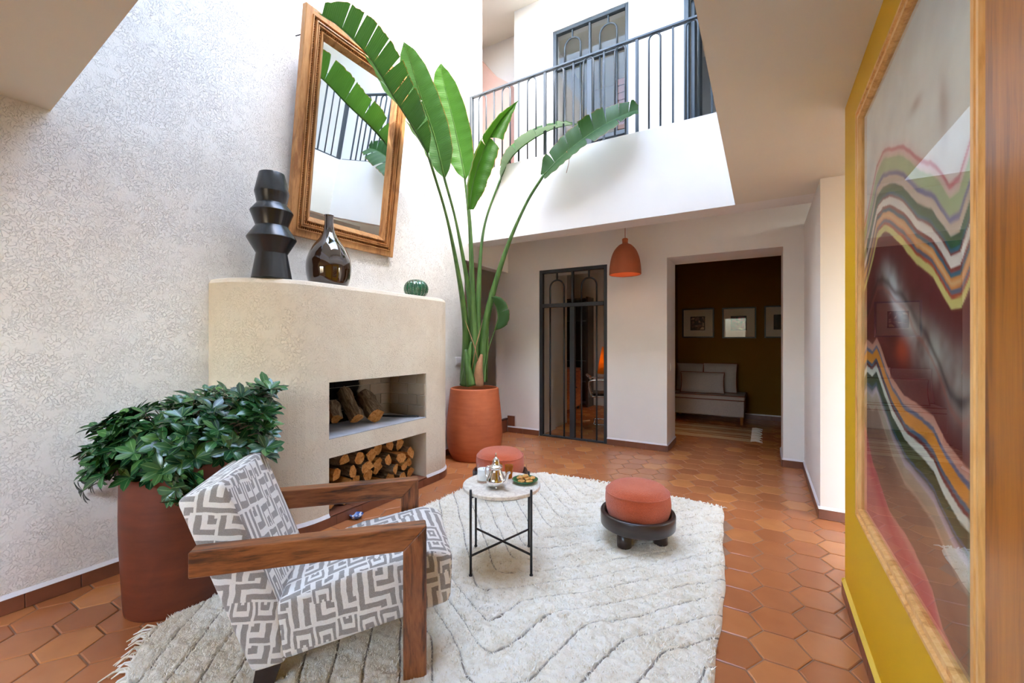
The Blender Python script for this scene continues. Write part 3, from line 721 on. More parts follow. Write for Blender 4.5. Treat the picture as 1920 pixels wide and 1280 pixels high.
# rose flow along the lower edge
yr = np.interp(Uq, [0,.133,.362,.50,.611,.735,.80,1], [1.18,1.296,1.397,1.40,1.409,1.437,1.49,1.56])+n_c*.01
d = Vq-yr; k = np.clip(d/.006, 0, 1)[:,None]; ro = ramp(d+n_a*.04, [(0,(222,150,140)),(.02,(214,110,118)),(.06,(204,86,98)),(.14,(220,128,130))]); col = col*(1-k)+ro*k
k = (np.clip((Uq-.93)/.02, 0, 1)*np.clip((Vq-1.08)/.02, 0, 1))[:,None]; col = col*(1-k)+C(120,140,118)*k
k = np.exp(-((Uq-.80-n_a*.03)/.03)**2-((Vq-.12-y1*.35)/.07)**2)*.55; col = col*(1-k[:,None])+C(120,70,60)*k[:,None]
k = np.exp(-((Uq-.62)/.05)**2-((Vq-.26-n_a*.02)/.018)**2)*.6; col = col*(1-k[:,None])+C(110,60,60)*k[:,None]
col = col*(1+n_c[:,None]*.12)
me = bpy.data.meshes.new('painting')
Vv = np.stack([np.full_like(U0,.008), .05+U0*iw, .05+ih-V0], 1)
idx = np.arange(GU*GV).reshape(GV,GU); Q = np.stack([idx[:-1,:-1],idx[1:,:-1],idx[1:,1:],idx[:-1,1:]],-1).reshape(-1,4)
me.from_pydata(Vv.tolist(), [], Q.tolist())
ca = me.color_attributes.new('paint','FLOAT_COLOR','POINT'); ca.data.foreach_set('color', np.concatenate([np.clip(col,0,1),np.ones((len(col),1))],1).ravel())
t = NT('painted_paper'); a = t.n('ShaderNodeVertexColor', layer_name='paint'); t.set(col=a.outputs[0], rough=.6, spec=.3); me.materials.append(t.m)
o = bpy.data.objects.new('painting', me); COL.objects.link(o); o.parent = pt
MB().box((.0005,.03,.03),(.006,PW-.03,PH-.03)).build('backing', M['darkwood'], pt)
MB().add([(.014,.045,.045),(.014,PW-.045,.045),(.014,PW-.045,PH-.045),(.014,.045,PH-.045)], [(0,1,2,3)]).build('glass', M['glass'], pt)
# varnished wooden panel next to it
wp = thing('wood_panel', 'tall varnished wooden panel beside the framed artwork', 'panel', (XR-.001,1.013,.08), PI)
MB().rbox((0,0,0),(.03,.42,2.3),.004,2).build('board', M['panelwood'], wp)
MB().rbox((0,-.012,0),(.022,-.0005,2.3),.004,2).build('edge_strip', M['pine'], wp)
# ================================================================== RUG
def chain(P, y):
    return float(np.interp(y, [p[1] for p in P], [p[0] for p in P]))
LCH = sorted([RUG[2],RUG[3],RUG[4],RUG[5],RUG[6],RUG[7],RUG[8],RUG[9],RUG[10],RUG[11],RUG[12],RUG[13],RUG[14]], key=lambda p: p[1])
RCH = sorted([RUG[14],RUG[15],RUG[16],RUG[17],RUG[18],RUG[0],RUG[1],RUG[2]], key=lambda p: p[1])
NR, NC = 560, 340
ys_ = np.linspace(.335, 3.598, NR); X_ = np.zeros((NR,NC)); Y_ = np.zeros((NR,NC))
for i, y in enumerate(ys_):
    a, b = chain(LCH, y), chain(RCH, y); b = b+.006*math.sin(y*6)+.003*math.sin(y*19)
    X_[i] = np.linspace(a, max(b,a+.001), NC); Y_[i] = y
def rug_s(x, y):
    x0 = -1.2+.30*np.clip((1.75-y)/.4, 0, 1)
    wob = .016*np.sin(x*4+y*2)+.008*np.sin(y*9+x*6)+.005*np.sin(x*23)
    return y-1.08*np.sqrt((x-x0)**2+.002)+wob
def rug_groove(x, y):
    s = rug_s(x, y)/.168; d = np.abs(s-np.round(s))*.168/1.45
    return np.exp(-(d/.0048)**2)
G_ = rug_groove(X_, Y_)
edge = np.minimum(np.minimum(np.arange(NC), NC-1-np.arange(NC))[None,:]/NC*2.0, np.minimum(np.arange(NR), NR-1-np.arange(NR))[:,None]/NR*3.2)
nz_ = np.array([mnoise.fractal(Vector((x*26,y*26,0)),1.0,2.0,4) for x, y in zip(X_.ravel(),Y_.ravel())]).reshape(NR,NC)
Z_ = (.021+.0085*nz_-.013*G_)*np.clip(edge/.03,0,1)**.5+.002
rug = thing('wool_rug', 'thick cream wool rug with grey chevron lines and fringed ends', 'rug', (0,0,0))
me = bpy.data.meshes.new('rug_body'); idx = np.arange(NR*NC).reshape(NR,NC)
Q = np.stack([idx[:-1,:-1],idx[:-1,1:],idx[1:,1:],idx[1:,:-1]],-1).reshape(-1,4)
me.from_pydata(np.stack([X_,Y_,Z_],-1).reshape(-1,3).tolist(), [], Q.tolist()); me.polygons.foreach_set('use_smooth', [True]*len(me.polygons))
at_ = me.attributes.new('groove','FLOAT','POINT'); at_.data.foreach_set('value', G_.ravel().astype(np.float32))
t = NT('rug_wool'); a = t.n('ShaderNodeAttribute', attribute_name='groove'); gp = t.n('ShaderNodeNewGeometry')
n1 = t.noise(gp.outputs['Position'], 26, 6, .7); n2 = t.noise(gp.outputs['Position'], 4, 3)
base = t.ramp(t.math('ADD', t.math('MULTIPLY', n1, .6), t.math('MULTIPLY', n2, .4)), [(.34, rgb(220,206,180)), (.52, rgb(245,238,222)), (.7, rgb(250,246,238))])
t.set(col=t.mix(t.ramp(a.outputs['Fac'], [(.35,(0,0,0,1)),(.85,(1,1,1,1))]), base, rgb(140,130,118)), rough=.95, spec=.1, sheen=.3); t.bump(t.noise(gp.outputs['Position'], 130, 5, .7), .6, .008); me.materials.append(t.m)
o = bpy.data.objects.new('rug_body', me); COL.objects.link(o); o.parent = rug
# wool tufts standing out of the pile
NT_ = 130000; rg = np.random.RandomState(4)
ri = rg.rand(NT_)**1.25*3.2+.34; tx = np.zeros(NT_)
la = np.interp(ri, [p[1] for p in LCH], [p[0] for p in LCH]); lb = np.interp(ri, [p[1] for p in RCH], [p[0] for p in RCH]); tx = la+(lb-la)*(.006+.988*rg.rand(NT_))
gv = rug_groove(tx, ri); dpt = -tx*math.sin(YAW)*1+ri*math.cos(YAW); ppx = (tx*math.cos(YAW)+ri*math.sin(YAW))/np.maximum(dpt,.05)*FPX+960; ppy = 640+FPX*CAMH/np.maximum(dpt,.05)
keep = (gv < .35) & (dpt > .4) & (ppx > 200) & (ppy < 1330); tx, ty = tx[keep], ri[keep]; k = len(tx)
ang = rg.rand(k)*2*PI; lean = rg.rand(k)*.018+.003; hgt = .007+rg.rand(k)*.008; wd = .0018+rg.rand(k)*.0016
bx, by = np.cos(ang), np.sin(ang); z0 = .018
tv = np.stack([np.stack([tx-by*wd,ty+bx*wd,np.full(k,z0)],1), np.stack([tx+by*wd,ty-bx*wd,np.full(k,z0)],1), np.stack([tx+bx*lean,ty+by*lean,z0+hgt],1)],1).reshape(-1,3)
me = bpy.data.meshes.new('pile'); me.vertices.add(3*k); me.vertices.foreach_set('co', tv.ravel()); me.loops.add(3*k); me.loops.foreach_set('vertex_index', np.arange(3*k)); me.polygons.add(k); me.polygons.foreach_set('loop_start', np.arange(0,3*k,3)); me.polygons.foreach_set('loop_total', np.full(k,3)); me.update(calc_edges=True); me.validate()
t = NT('wool_tuft'); ge = t.n('ShaderNodeNewGeometry'); t.set(col=t.ramp(ge.outputs['Random Per Island'], [(0, rgb(220,206,178)), (.3, rgb(246,239,224)), (1, rgb(251,248,240))]), rough=.95, spec=.1); me.materials.append(t.m); M['tuft'] = t.m
o = bpy.data.objects.new('pile', me); COL.objects.link(o); o.parent = rug; o['kind'] = 'stuff'
fr_ = MB(); rs = random.Random(3)
def fringe(a, b, n, out, L):
    a = Vector(a); b = Vector(b); out = Vector(out)
    for i in range(n):
        p = a.lerp(b, (i+rs.random()*.8)/n); d = (out+(b-a).normalized()*rs.uniform(-.6,.6)).normalized(); l = L*rs.uniform(.6,1.2)
        q = p+d*l*.5+(b-a).normalized()*rs.uniform(-.01,.01)
        fr_.tube([(p.x-d.x*.015,p.y-d.y*.015,.012),(q.x,q.y,.016+rs.uniform(0,.012)),(p.x+d.x*l,p.y+d.y*l,.004)], [.0042,.004,.0022], 5, False)
for (a, b, n) in (((-.26,3.485),(-.64,3.53),34),((-.64,3.53),(-1.22,3.59),52),((-1.22,3.59),(-1.78,3.545),50)): fringe(a+(0,), b+(0,), n, (0,1,0), .07)
fringe((-2.27,.80,0),(-2.06,.64,0), 16, (-.6,-.8,0), .07); fringe((-2.06,.64,0),(-1.5,.48,0), 42, (-.25,-1,0), .07)
o = fr_.build('fringe', M['tuft'], rug); o['kind'] = 'stuff'

# ================================================================== ARMCHAIR
t = NT('maze_fabric'); uvc = t.coord('UV'); fl_ = t.n('ShaderNodeVectorMath', operation='FLOOR'); fc = t.n('ShaderNodeVectorMath', operation='FRACTION')
wn_ = t.n('ShaderNodeTexNoise'); t.l(uvc, wn_.inputs['Vector']); wn_.inputs['Scale'].default_value = 1.1
wsc = t.n('ShaderNodeVectorMath', operation='SCALE'); t.l(wn_.outputs['Color'], wsc.inputs[0]); wsc.inputs['Scale'].default_value = .22
wad = t.n('ShaderNodeVectorMath', operation='ADD'); t.l(uvc, wad.inputs[0]); t.l(wsc.outputs[0], wad.inputs[1])
t.l(wad.outputs[0], fl_.inputs[0]); t.l(wad.outputs[0], fc.inputs[0])
wnn = t.n('ShaderNodeTexWhiteNoise', noise_dimensions='2D'); t.l(fl_.outputs[0], wnn.inputs['Vector'])
rs_ = t.n('ShaderNodeSeparateColor'); t.l(wnn.outputs['Color'], rs_.inputs[0]); s2 = t.n('ShaderNodeSeparateXYZ'); t.l(fc.outputs[0], s2.inputs[0])
def flip(v, r): 
    g = t.math('GREATER_THAN', r, .5)       # v or 1-v
    return t.math('ABSOLUTE', t.math('SUBTRACT', g, v))
fu = flip(s2.outputs['X'], rs_.outputs[0]); fv = flip(s2.outputs['Y'], rs_.outputs[1])
mxv = t.math('MAXIMUM', fu, fv); mnv = t.math('MINIMUM', fu, fv)
st3 = t.math('GREATER_THAN', rs_.outputs[2], .8)
d_ = t.math('ADD', t.math('MULTIPLY', mxv, t.math('SUBTRACT', 1.0, st3)), t.math('MULTIPLY', fu, st3))
uu_ = t.math('MAXIMUM', t.math('ABSOLUTE', t.math('SUBTRACT', t.math('MULTIPLY', fu, 2.0), 1.0)), fv)
isu = t.math('LESS_THAN', rs_.outputs[2], .33)
d_ = t.math('ADD', t.math('MULTIPLY', uu_, isu), t.math('MULTIPLY', d_, t.math('SUBTRACT', 1.0, isu)))
lines = t.math('ABSOLUTE', t.math('SUBTRACT', t.math('FRACT', t.math('MULTIPLY', d_, 2.0)), .5))
fac = t.ramp(lines, [(.235,(1,1,1,1)),(.275,(0,0,0,1))])
weave = t.noise(t.coord('Object'), 420, 3, .7)
dk = t.ramp(weave, [(.3, rgb(134,126,118)), (.7, rgb(170,162,156))]); lt = t.ramp(weave, [(.3, rgb(220,212,202)), (.7, rgb(240,236,230))])
t.set(col=t.mix(fac, lt, dk), rough=.9, spec=.15, sheen=.25); t.bump(t.math('ADD', weave, t.math('MULTIPLY', fac, -.8)), .25, .002); M['maze'] = t.m
ch = thing('armchair', 'low armchair in grey and cream maze fabric with mitred wooden arms', 'armchair', (-1.2777,1.3875,.021), math.radians(46.1))
def block(poly, y0, y1, r, seg=3):
    bm = bmesh.new(); a = [bm.verts.new((p[0],y0,p[1])) for p in poly]; b = [bm.verts.new((p[0],y1,p[1])) for p in poly]; n = len(poly)
    bm.faces.new(a); bm.faces.new(b[::-1])
    for i in range(n): bm.faces.new((a[i],b[i],b[(i+1)%n],a[(i+1)%n]))
    bmesh.ops.recalc_face_normals(bm, faces=bm.faces)
    bmesh.ops.bevel(bm, geom=list(bm.edges), offset=r, segments=seg, profile=.6, affect='EDGES')
    m = MB(); m.frombm(bm, smooth=True); return m
zz = -.021
block([(-.59,.10+zz),(-.478,.118+zz),(-.505,.33+zz),(-.675,.775+zz),(-.815,.722+zz)], -.236, .236, .026).build('back_cushion', M['maze'], ch, boxuv=(.074,.12))
block([(-.500,.122+zz),(.098,.236+zz),(.108,.425+zz),(.02,.452+zz),(-.25,.41+zz),(-.52,.335+zz)], -.237, .237, .036,4).build('seat_cushion', M['maze'], ch, boxuv=(.074,-.1))
for s in (-1,1):
    y0, y1 = (.241,.301) if s > 0 else (-.301,-.241)
    def rprism(poly, r=.003):
        bm = bmesh.new(); a = [bm.verts.new((p[0],y0,p[1])) for p in poly]; b = [bm.verts.new((p[0],y1,p[1])) for p in poly]; n = len(poly)
        bm.faces.new(a); bm.faces.new(b[::-1])
        for i in range(n): bm.faces.new((a[i],b[i],b[(i+1)%n],a[(i+1)%n]))
        bmesh.ops.recalc_face_normals(bm, faces=bm.faces); bmesh.ops.bevel(bm, geom=list(bm.edges), offset=r, segments=1, affect='EDGES'); m = MB(); m.frombm(bm); return m
    rprism([(-.75,.490+zz),(-.083,.490+zz),(0,.574+zz),(-.75,.574+zz)]).build('arm', M['wood_h'] if 'wood_h' in M else M['wood'], ch)
    rprism([(-.083,0),(0,0),(0,.574+zz),(-.083,.490+zz)]).build('leg', M['wood'], ch)
    ya = .10 if s > 0 else -.19
    rprism2 = MB().prism([(-.60,0),(-.53,0),(-.50,.10),(-.585,.086)], 'y', ya, ya+.09); rprism2.build('leg', M['darkwood'], ch)

# ================================================================== SIDE TABLE AND TEA THINGS
TC = Vector((-1.262,2.02,0)); TZ = .455
t = NT('pale_marble'); c = t.coord('Object'); n1 = t.noise(c, 7, 8, .65, 2.2); vn = t.math('ABSOLUTE', t.math('SUBTRACT', n1, .5)); n2 = t.noise(c, 3, 3)
t.set(col=t.mix(t.math('MULTIPLY', t.ramp(vn, [(0,(1,1,1,1)),(.05,(0,0,0,1))]), .4), t.ramp(n2, [(.3, rgb(240,226,206)), (.7, rgb(248,241,232))]), rgb(176,146,130)), rough=.2, coat=.2); M['marble'] = t.m
tb = thing('side_table', 'small round marble topped table with thin black metal legs', 'table', (TC.x,TC.y,.021), YAW)
MB().lathe([(0,TZ-.021-.02),(.214,TZ-.021-.02),(.217,TZ-.021-.017),(.217,TZ-.021-.003),(.214,TZ-.021),(0,TZ-.021)], 64, cap0=False, cap1=False, smooth=False).build('table_top', M['marble'], tb)
for a in (45,135,225,315):
    x, y = .2245*math.cos(math.radians(a)), .2245*math.sin(math.radians(a))
    lg = MB().tube([(x,y,0),(x,y,TZ-.003)], .0065, 10).build('leg', M['blackmetal'], tb)
    MB().lathe([(.008,0),(.0095,.004),(.0095,.008),(.006,.01)], 10, (x,y,0)).build('foot', M['blackmetal'], lg)
    MB().tube([(x*.97,y*.97,TZ-.045),(x*.86,y*.86,TZ-.045)], .005, 8).build('bracket', M['blackmetal'], tb)
for a in (45,135):
    x, y = .2245*math.cos(math.radians(a)), .2245*math.sin(math.radians(a)); dz = .0 if a == 45 else .006
    MB().tube([(x,y,.105+dz),(-x,-y,.105+dz)], .006, 8).build('stretcher', M['blackmetal'], tb)
MB().tube([(.19*math.cos(2*PI*i/48),.19*math.sin(2*PI*i/48),TZ-.047) for i in range(49)], .005, 6, False).build('ring', M['blackmetal'], tb)
Z0 = TZ+.0006
t = NT('clear_tumbler'); tr = t.n('ShaderNodeBsdfTransparent'); gl = t.n('ShaderNodeBsdfGlossy'); lw = t.n('ShaderNodeLayerWeight'); mx = t.n('ShaderNodeMixShader'); gl.inputs['Roughness'].default_value = .02
t.l(t.math('ADD', .01, t.math('MULTIPLY', t.math('POWER', lw.outputs['Facing'], 5.0), .5)), mx.inputs[0]); t.l(tr.outputs[0], mx.inputs[1]); t.l(gl.outputs[0], mx.inputs[2]); t.l(mx.outputs[0], t.out.inputs[0]); M['tumbler'] = t.m
cd = thing('candle_glass', 'white candle in a clear glass tumbler on the side table', 'candle', (-1.365,1.99,Z0))
MB().lathe([(0,0),(.033,0),(.036,.002),(.037,.098),(.0352,.098),(.0342,.012),(0,.012)], 32, cap0=False, cap1=False).build('glass', M['tumbler'], cd)
M['wax'] = pmat('white_wax', rgb(244,243,240), .5, var=.02)
wx = MB().lathe([(0,.0125),(.0338,.0125),(.0345,.072),(.03,.070),(0,.069)], 32, cap0=False, cap1=False).build('wax', M['wax'], cd)
MB().tube([(0,0,.069),(.001,0,.079)], .001, 5).build('wick', M['blackmetal'], wx)
t = NT('polished_silver'); t.set(col=(.88,.87,.85,1), metal=1, rough=.07); t.bump(t.noise(t.coord('Object'), 60, 2), .05, .002); M['silver'] = t.m
tp = thing('teapot', 'small polished silver teapot with a pointed lid on the side table', 'teapot', (-1.252,1.945,Z0), math.radians(-5)); 
for a in range(4): MB().lathe([(.003,0),(.0045,.004),(.003,.012)], 8, (.03*math.cos(a*PI/2+.7),.03*math.sin(a*PI/2+.7),0)).build('foot', M['silver'], tp)
MB().lathe([(p.x,p.y) for p in catmull([(.022,.008,0),(.040,.014,0),(.051,.034,0),(.050,.05,0),(.040,.072,0),(.031,.092,0),(.030,.104,0),(.036,.110,0)],5)], 32, cap1=False).build('body', M['silver'], tp)
ld = MB().lathe([(p.x,p.y) for p in catmull([(.037,.110,0),(.036,.116,0),(.027,.122,0),(.021,.130,0),(.018,.150,0),(.010,.160,0),(.004,.165,0)],5)], 32).build('lid', M['silver'], tp)
MB().lathe([(.003,.164),(.0055,.170),(.003,.175),(.0045,.179),(.001,.189)], 12).build('finial', M['silver'], ld)
MB().tube(catmull([(.043,0,.034),(.064,0,.045),(.073,0,.068),(.080,0,.088),(.094,0,.098)],6), [.014-.0075*i/24 for i in range(25)], 12).build('spout', M['silver'], tp)
MB().tube(catmull([(-.034,0,.098),(-.058,0,.104),(-.072,0,.085),(-.068,0,.055),(-.046,0,.036)],6), .0045, 8).build('handle', M['silver'], tp)
t = NT('amber_glass'); tr = t.n('ShaderNodeBsdfTransparent'); tr.inputs[0].default_value = rgb(236,170,52); t.set(col=rgb(206,134,18), rough=.05, spec=.6); mx = t.n('ShaderNodeMixShader'); mx.inputs[0].default_value = .55
t.l(t.b.outputs[0], mx.inputs[1]); t.l(tr.outputs[0], mx.inputs[2]); t.l(mx.outputs[0], t.out.inputs[0]); M['amber'] = t.m
for x, y, lb in ((-1.272,2.117,'amber ribbed tea glass standing between the teapot and the biscuits'),(-1.335,2.10,'amber tea glass half hidden behind the silver teapot')):
    g = thing('tea_glass', lb, 'glass', (x,y,Z0), group='amber tea glasses')
    MB().lathe([(0,0),(.017,0),(.0185,.003),(.020,.03),(.0225,.034),(.0225,.040),(.021,.043),(.0235,.046),(.0245,.076),(.0225,.076),(.0195,.045),(.017,.006),(0,.006)], 24, cap0=False, cap1=False).build('body', M['amber'], g)
t = NT('green_plate'); t.set(col=rgb(52,110,62), rough=.15, coat=.5); M['plate'] = t.m
pl = MB().lathe([(0,0),(.042,0),(.048,.004),(.071,.016),(.073,.019),(.070,.0195),(.046,.008),(0,.006)], 40, cap0=False, cap1=False).build('plate', M['plate'], None, (-1.156,2.10,Z0))
tag(pl, 'shallow green glazed plate of biscuits on the side table', 'plate')
t = NT('biscuit'); c = t.coord('Object'); n1 = t.noise(c, 60, 5); t.set(col=t.ramp(n1, [(.3, rgb(176,112,46)), (.6, rgb(220,164,88)), (.8, rgb(238,198,130))]), rough=.8); t.bump(n1, .5, .004); M['biscuit'] = t.m
bis = [(-.040,.010,.0090,.020,0),(-.006,-.030,.0090,.021,0),(.030,-.010,.0090,.021,0),(.012,.030,.0090,.020,0),(-.022,-.004,.0205,.019,.15),(.014,.002,.0205,.020,-.1),(.036,.020,.0205,.017,.2),(-.010,.026,.0205,.018,.1),(.002,.0,.032,.018,.1)]
lbs = ['lowest biscuit at the teapot side of the green plate','front biscuit lying flat on the green plate','flat biscuit at the outer rim of the green plate','rear biscuit lying flat on the green plate','upper biscuit towards the teapot on the green plate','upper biscuit in the middle of the green plate','upper biscuit over the outer rim of the green plate','upper biscuit at the back of the green plate','topmost biscuit of the heap on the green plate']
for (x,y,z,r,tl), lb in zip(bis, lbs):
    rr = random.Random(int(x*1e4)+int(y*1e3)); ph = rr.random()*6
    o = MB().lathe([(0,0),(r*.8,0),(r,.003),(r*.97,.007),(r*.7,.0098),(0,.0105)], 20, cap0=False, cap1=False, rfun=lambda a, zq: 1+.10*math.sin(3*a+ph)+.05*math.sin(7*a)).build('biscuit', M['biscuit'])
    o.location = (-1.156+x,2.10+y,Z0+z); o.rotation_euler = (tl,tl*.6,ph); tag(o, lb, 'biscuit', 'biscuits on the plate')

# ================================================================== POUFS ON ROUND STANDS
t = NT('red_boucle'); c = t.coord('Object'); n1 = t.noise(c, 170, 4, .7); n2 = t.noise(c, 5, 3)
t.set(col=t.mix(t.math('MULTIPLY', t.ramp(n1, [(.35,(0,0,0,1)),(.65,(1,1,1,1))]), .5), t.ramp(n2, [(.3, rgb(206,94,56)), (.7, rgb(220,110,70))]), rgb(168,64,34)), rough=.95, spec=.1, sheen=.4); t.bump(n1, 1.0, .006); M['boucle'] = t.m
def pouf(lb1, lb2, x, y, rz, grp):
    s = thing('round_stand', lb1, 'stand', (x,y,.021), rz, 'round dark wooden stands')
    MB().lathe([(0,.098),(.215,.098),(.222,.104),(.224,.175),(.220,.184),(.204,.186),(.200,.182),(.198,.140),(0,.138)], 64, cap0=False, cap1=False).build('dish', M['darkwood'], s)
    for k in range(3):
        a = 2*PI*k/3; cx, cy = .135*math.cos(a), .135*math.sin(a)
        MB().lathe([(.039,0),(.042,.004),(.042,.0975)], 24, (cx,cy,0)).build('leg', M['darkwood'], s)
    c = thing('pouf_cushion', lb2, 'pouf', (x,y,.021+.1386), rz, 'round red cushions')
    pr = catmull([(.0,0,0),(.15,.002,0),(.178,.02,0),(.192,.07,0),(.195,.12,0),(.188,.165,0),(.168,.192,0)],5)
    b = MB().lathe([(max(p.x,0),max(p.y,0)) for p in pr]+[(.150,.203),(.10,.209),(0,.211)], 64, cap0=False, cap1=False, rfun=lambda a, z: 1+.012*math.sin(3*a+z*20)).build('body', M['boucle'], c)
    MB().tube([(.1895*math.cos(2*PI*i/64),.1895*math.sin(2*PI*i/64),.166+.002*math.sin(3*2*PI*i/64)) for i in range(65)], .0035, 6, False).build('piping', M['boucle'], c)
pouf('dark wooden three legged round stand on the open side of the rug', 'brick red boucle round pouf in the dark stand on the open side of the rug', -.668,2.655, math.radians(-110), 0)
pouf('dark wooden round stand half hidden behind the marble side table', 'brick red round pouf behind the marble side table by the terracotta pot', -1.845,2.93, math.radians(-110), 0)
# ================================================================== TALL POT AND BIRD OF PARADISE
PX, PY = -2.69, 3.75
o = MB().lathe([(p.x,p.y) for p in catmull([(.232,.0,0),(.242,.01,0),(.282,.10,0),(.299,.22,0),(.297,.36,0),(.284,.52,0),(.266,.68,0),(.261,.735,0),(.257,.748,0),(.247,.749,0),(.241,.742,0),(.245,.60,0)],4)]+[(0,.60)], 56, cap1=False).build('terracotta_pot', M['pot'], None, (PX,PY,.0006))
tag(o, 'tall rounded terracotta pot holding the bird of paradise plant', 'pot')
M['soil'] = pmat('soil', rgb(52,38,30), .95, var=.4, scale=40, bump=.6, bscale=60, bdist=.02)
bp = thing('bird_of_paradise', 'tall plant with large torn green leaves in the terracotta pot', 'plant', (PX,PY,.62))
bpi = bp.matrix_world.inverted() if False else Matrix.Translation((-PX,-PY,-.62))
MB().lathe([(.0,-.018),(.238,-.018),(.238,.02),(.15,.03),(0,.035)], 40, cap0=False, cap1=False).build('soil', M['soil'], bp)
def leafmat(name, dark, lite, under, edge):
    t = NT(name); uvn = t.coord('UV'); s = t.n('ShaderNodeSeparateXYZ'); t.l(uvn, s.inputs[0])
    wv = t.n('ShaderNodeTexWave', wave_type='BANDS', bands_direction='X'); t.l(uvn, wv.inputs['Vector']); wv.inputs['Scale'].default_value = 10; wv.inputs['Distortion'].default_value = 2.0; wv.inputs['Detail'].default_value = 3
    n1 = t.noise(t.coord('Object'), 5, 4)
    g = t.mix(t.math('ADD', t.math('MULTIPLY', wv.outputs['Fac'], .5), t.math('MULTIPLY', n1, .5)), dark, lite)
    ge = t.n('ShaderNodeNewGeometry'); g = t.mix(ge.outputs['Backfacing'], g, under)
    n3 = t.noise(t.coord('Object'), 22, 3)
    ed = t.math('GREATER_THAN', t.math('ADD', s.outputs['Y'], t.math('MULTIPLY', n3, .06)), 1.0)
    g = t.mix(ed, g, edge)
    rib = t.math('LESS_THAN', s.outputs['Y'], .045); g = t.mix(rib, g, lite)
    t.set(col=g, rough=.42, spec=.32); t.bump(wv.outputs['Fac'], .35, .006)
    tr = t.n('ShaderNodeBsdfTranslucent'); t.l(t.mix(.5, g, (.12,.32,.01,1)), tr.inputs[0]); mx = t.n('ShaderNodeMixShader'); mx.inputs[0].default_value = .2
    t.l(t.b.outputs[0], mx.inputs[1]); t.l(tr.outputs[0], mx.inputs[2]); t.l(mx.outputs[0], t.out.inputs[0]); return t.m
GRN = leafmat('banana_leaf', rgb(16,50,18), rgb(36,80,28), rgb(52,90,48), rgb(132,84,40))
GRB = leafmat('young_leaf', rgb(28,78,14), rgb(56,112,24), rgb(54,100,32), rgb(150,110,40))
GRP = leafmat('pale_backed_leaf', rgb(32,70,32), rgb(54,96,42), rgb(146,160,142), rgb(140,70,40))
t = NT('petiole'); n1 = t.noise(t.coord('Object', (14,14,1.2)), 3, 4); t.set(col=t.ramp(n1, [(.3, rgb(42,76,28)), (.7, rgb(82,116,52))]), rough=.45); M['petiole'] = t.m
M['sheath'] = pmat('sheath_edge', rgb(150,106,74), .7, var=.2, scale=20)
class LB:
    pass
def blade(name, mid, W, S1, S2, mat, tears1=(), tears2=(), n=56, nu=6, prof=None, droop=0.0, seed=0, curl=0.0):
    """a leaf blade: midrib curve, half width W, side directions of the two halves, torn at the given fractions"""
    rs = random.Random(seed); C_ = catmull(mid, 14); L = [0]
    for i in range(1,len(C_)): L.append(L[-1]+(C_[i]-C_[i-1]).length)
    def P(t):
        s = t*L[-1]; i = min(max(np.searchsorted(L, s)-1, 0), len(C_)-2); k = (s-L[i])/max(L[i+1]-L[i],1e-9); return C_[i].lerp(C_[i+1], k)
    def T(t): return (P(min(1,t+.02))-P(max(0,t-.02))).normalized()
    prof = prof or [(0,.0),(.06,.45),(.18,.85),(.38,1.0),(.6,.97),(.8,.75),(.92,.42),(1,.0)]
    def wid(t): return W*interp([p[0] for p in prof],[p[1] for p in prof],t)
    V = []; F = []; UVS = []
    for half, (S, tears) in enumerate(((S1,tears1),(S2,tears2))):
        S = Vector(S).normalized(); cuts = [0.0]+list(tears)+[1.0]
        for q in range(len(cuts)-1):
            t0, t1 = cuts[q], cuts[q+1]; m = max(3, int((t1-t0)*n)); base = len(V)
            torn0, torn1 = (q > 0), (q < len(cuts)-2)
            rot = rs.uniform(-.16,.16) if (torn0 or torn1) else 0; drp = droop*(.6+rs.random()*.8)
            shr0, shr1 = (rs.choice((.02,.04,.07,.16)) if torn0 else 0), (rs.choice((.02,.03,.06,.12)) if torn1 else 0)
            for i in range(m+1):
                a = i/m
                for j in range(nu+1):
                    b = j/nu; lo_, hi_ = shr0*b**1.5, 1-shr1*b**1.5
                    tt = t0+(t1-t0)*(lo_+(hi_-lo_)*a)
                    p = P(tt); tg = T(tt); sd = (S-tg*S.dot(tg)).normalized(); nm = tg.cross(sd)
                    wl = wid(tt)*b; ang = rot*b+curl*b*b
                    if b > .95 and (torn0 or torn1): wl *= rs.uniform(.95,1.0)
                    adv = tg*(wl*.22)                                   # veins sweep towards the tip
                    V.append(p+sd*wl*math.cos(ang)+nm*(wl*math.sin(ang)+.004*math.sin(tt*70)*b)+adv-Vector((0,0,1))*drp*b*b*W*.5); UVS.append((tt*3, b))
            for i in range(m):
                for j in range(nu):
                    f = (base+i*(nu+1)+j, base+(i+1)*(nu+1)+j, base+(i+1)*(nu+1)+j+1, base+i*(nu+1)+j+1)
                    F.append(f if half == 0 else f[::-1])
    mb = MB(); mb.add(V, F, True, bpi); o = mb.build(name, mat, bp)
    ul = o.data.uv_layers.new(name='UVMap')
    for p in o.data.polygons:
        for li in p.loop_indices: ul.data[li].uv = UVS[o.data.loops[li].vertex_index]
    rib = MB(); pts = [P(i/20) for i in range(21)]; rib.tube(pts, [.008*(1-i/22)+.0012 for i in range(21)], 6, True, True, bpi); rib.build('midrib', M['petiole'], o)
    return o
def stem(pts, r0, r1):
    C_ = catmull(pts, 10); n = len(C_)
    rr = [r1+r0*max(0,1-(i/(n-1))/.72)**1.25 for i in range(n)]
    MB().tube(C_, rr, 10, True, True, bpi).build('petiole', M['petiole'], bp)
b0 = [at(872,715,4.60), at(880,715,4.68), at(888,715,4.72), at(896,715,4.66), at(902,715,4.60), at(892,715,4.52)]
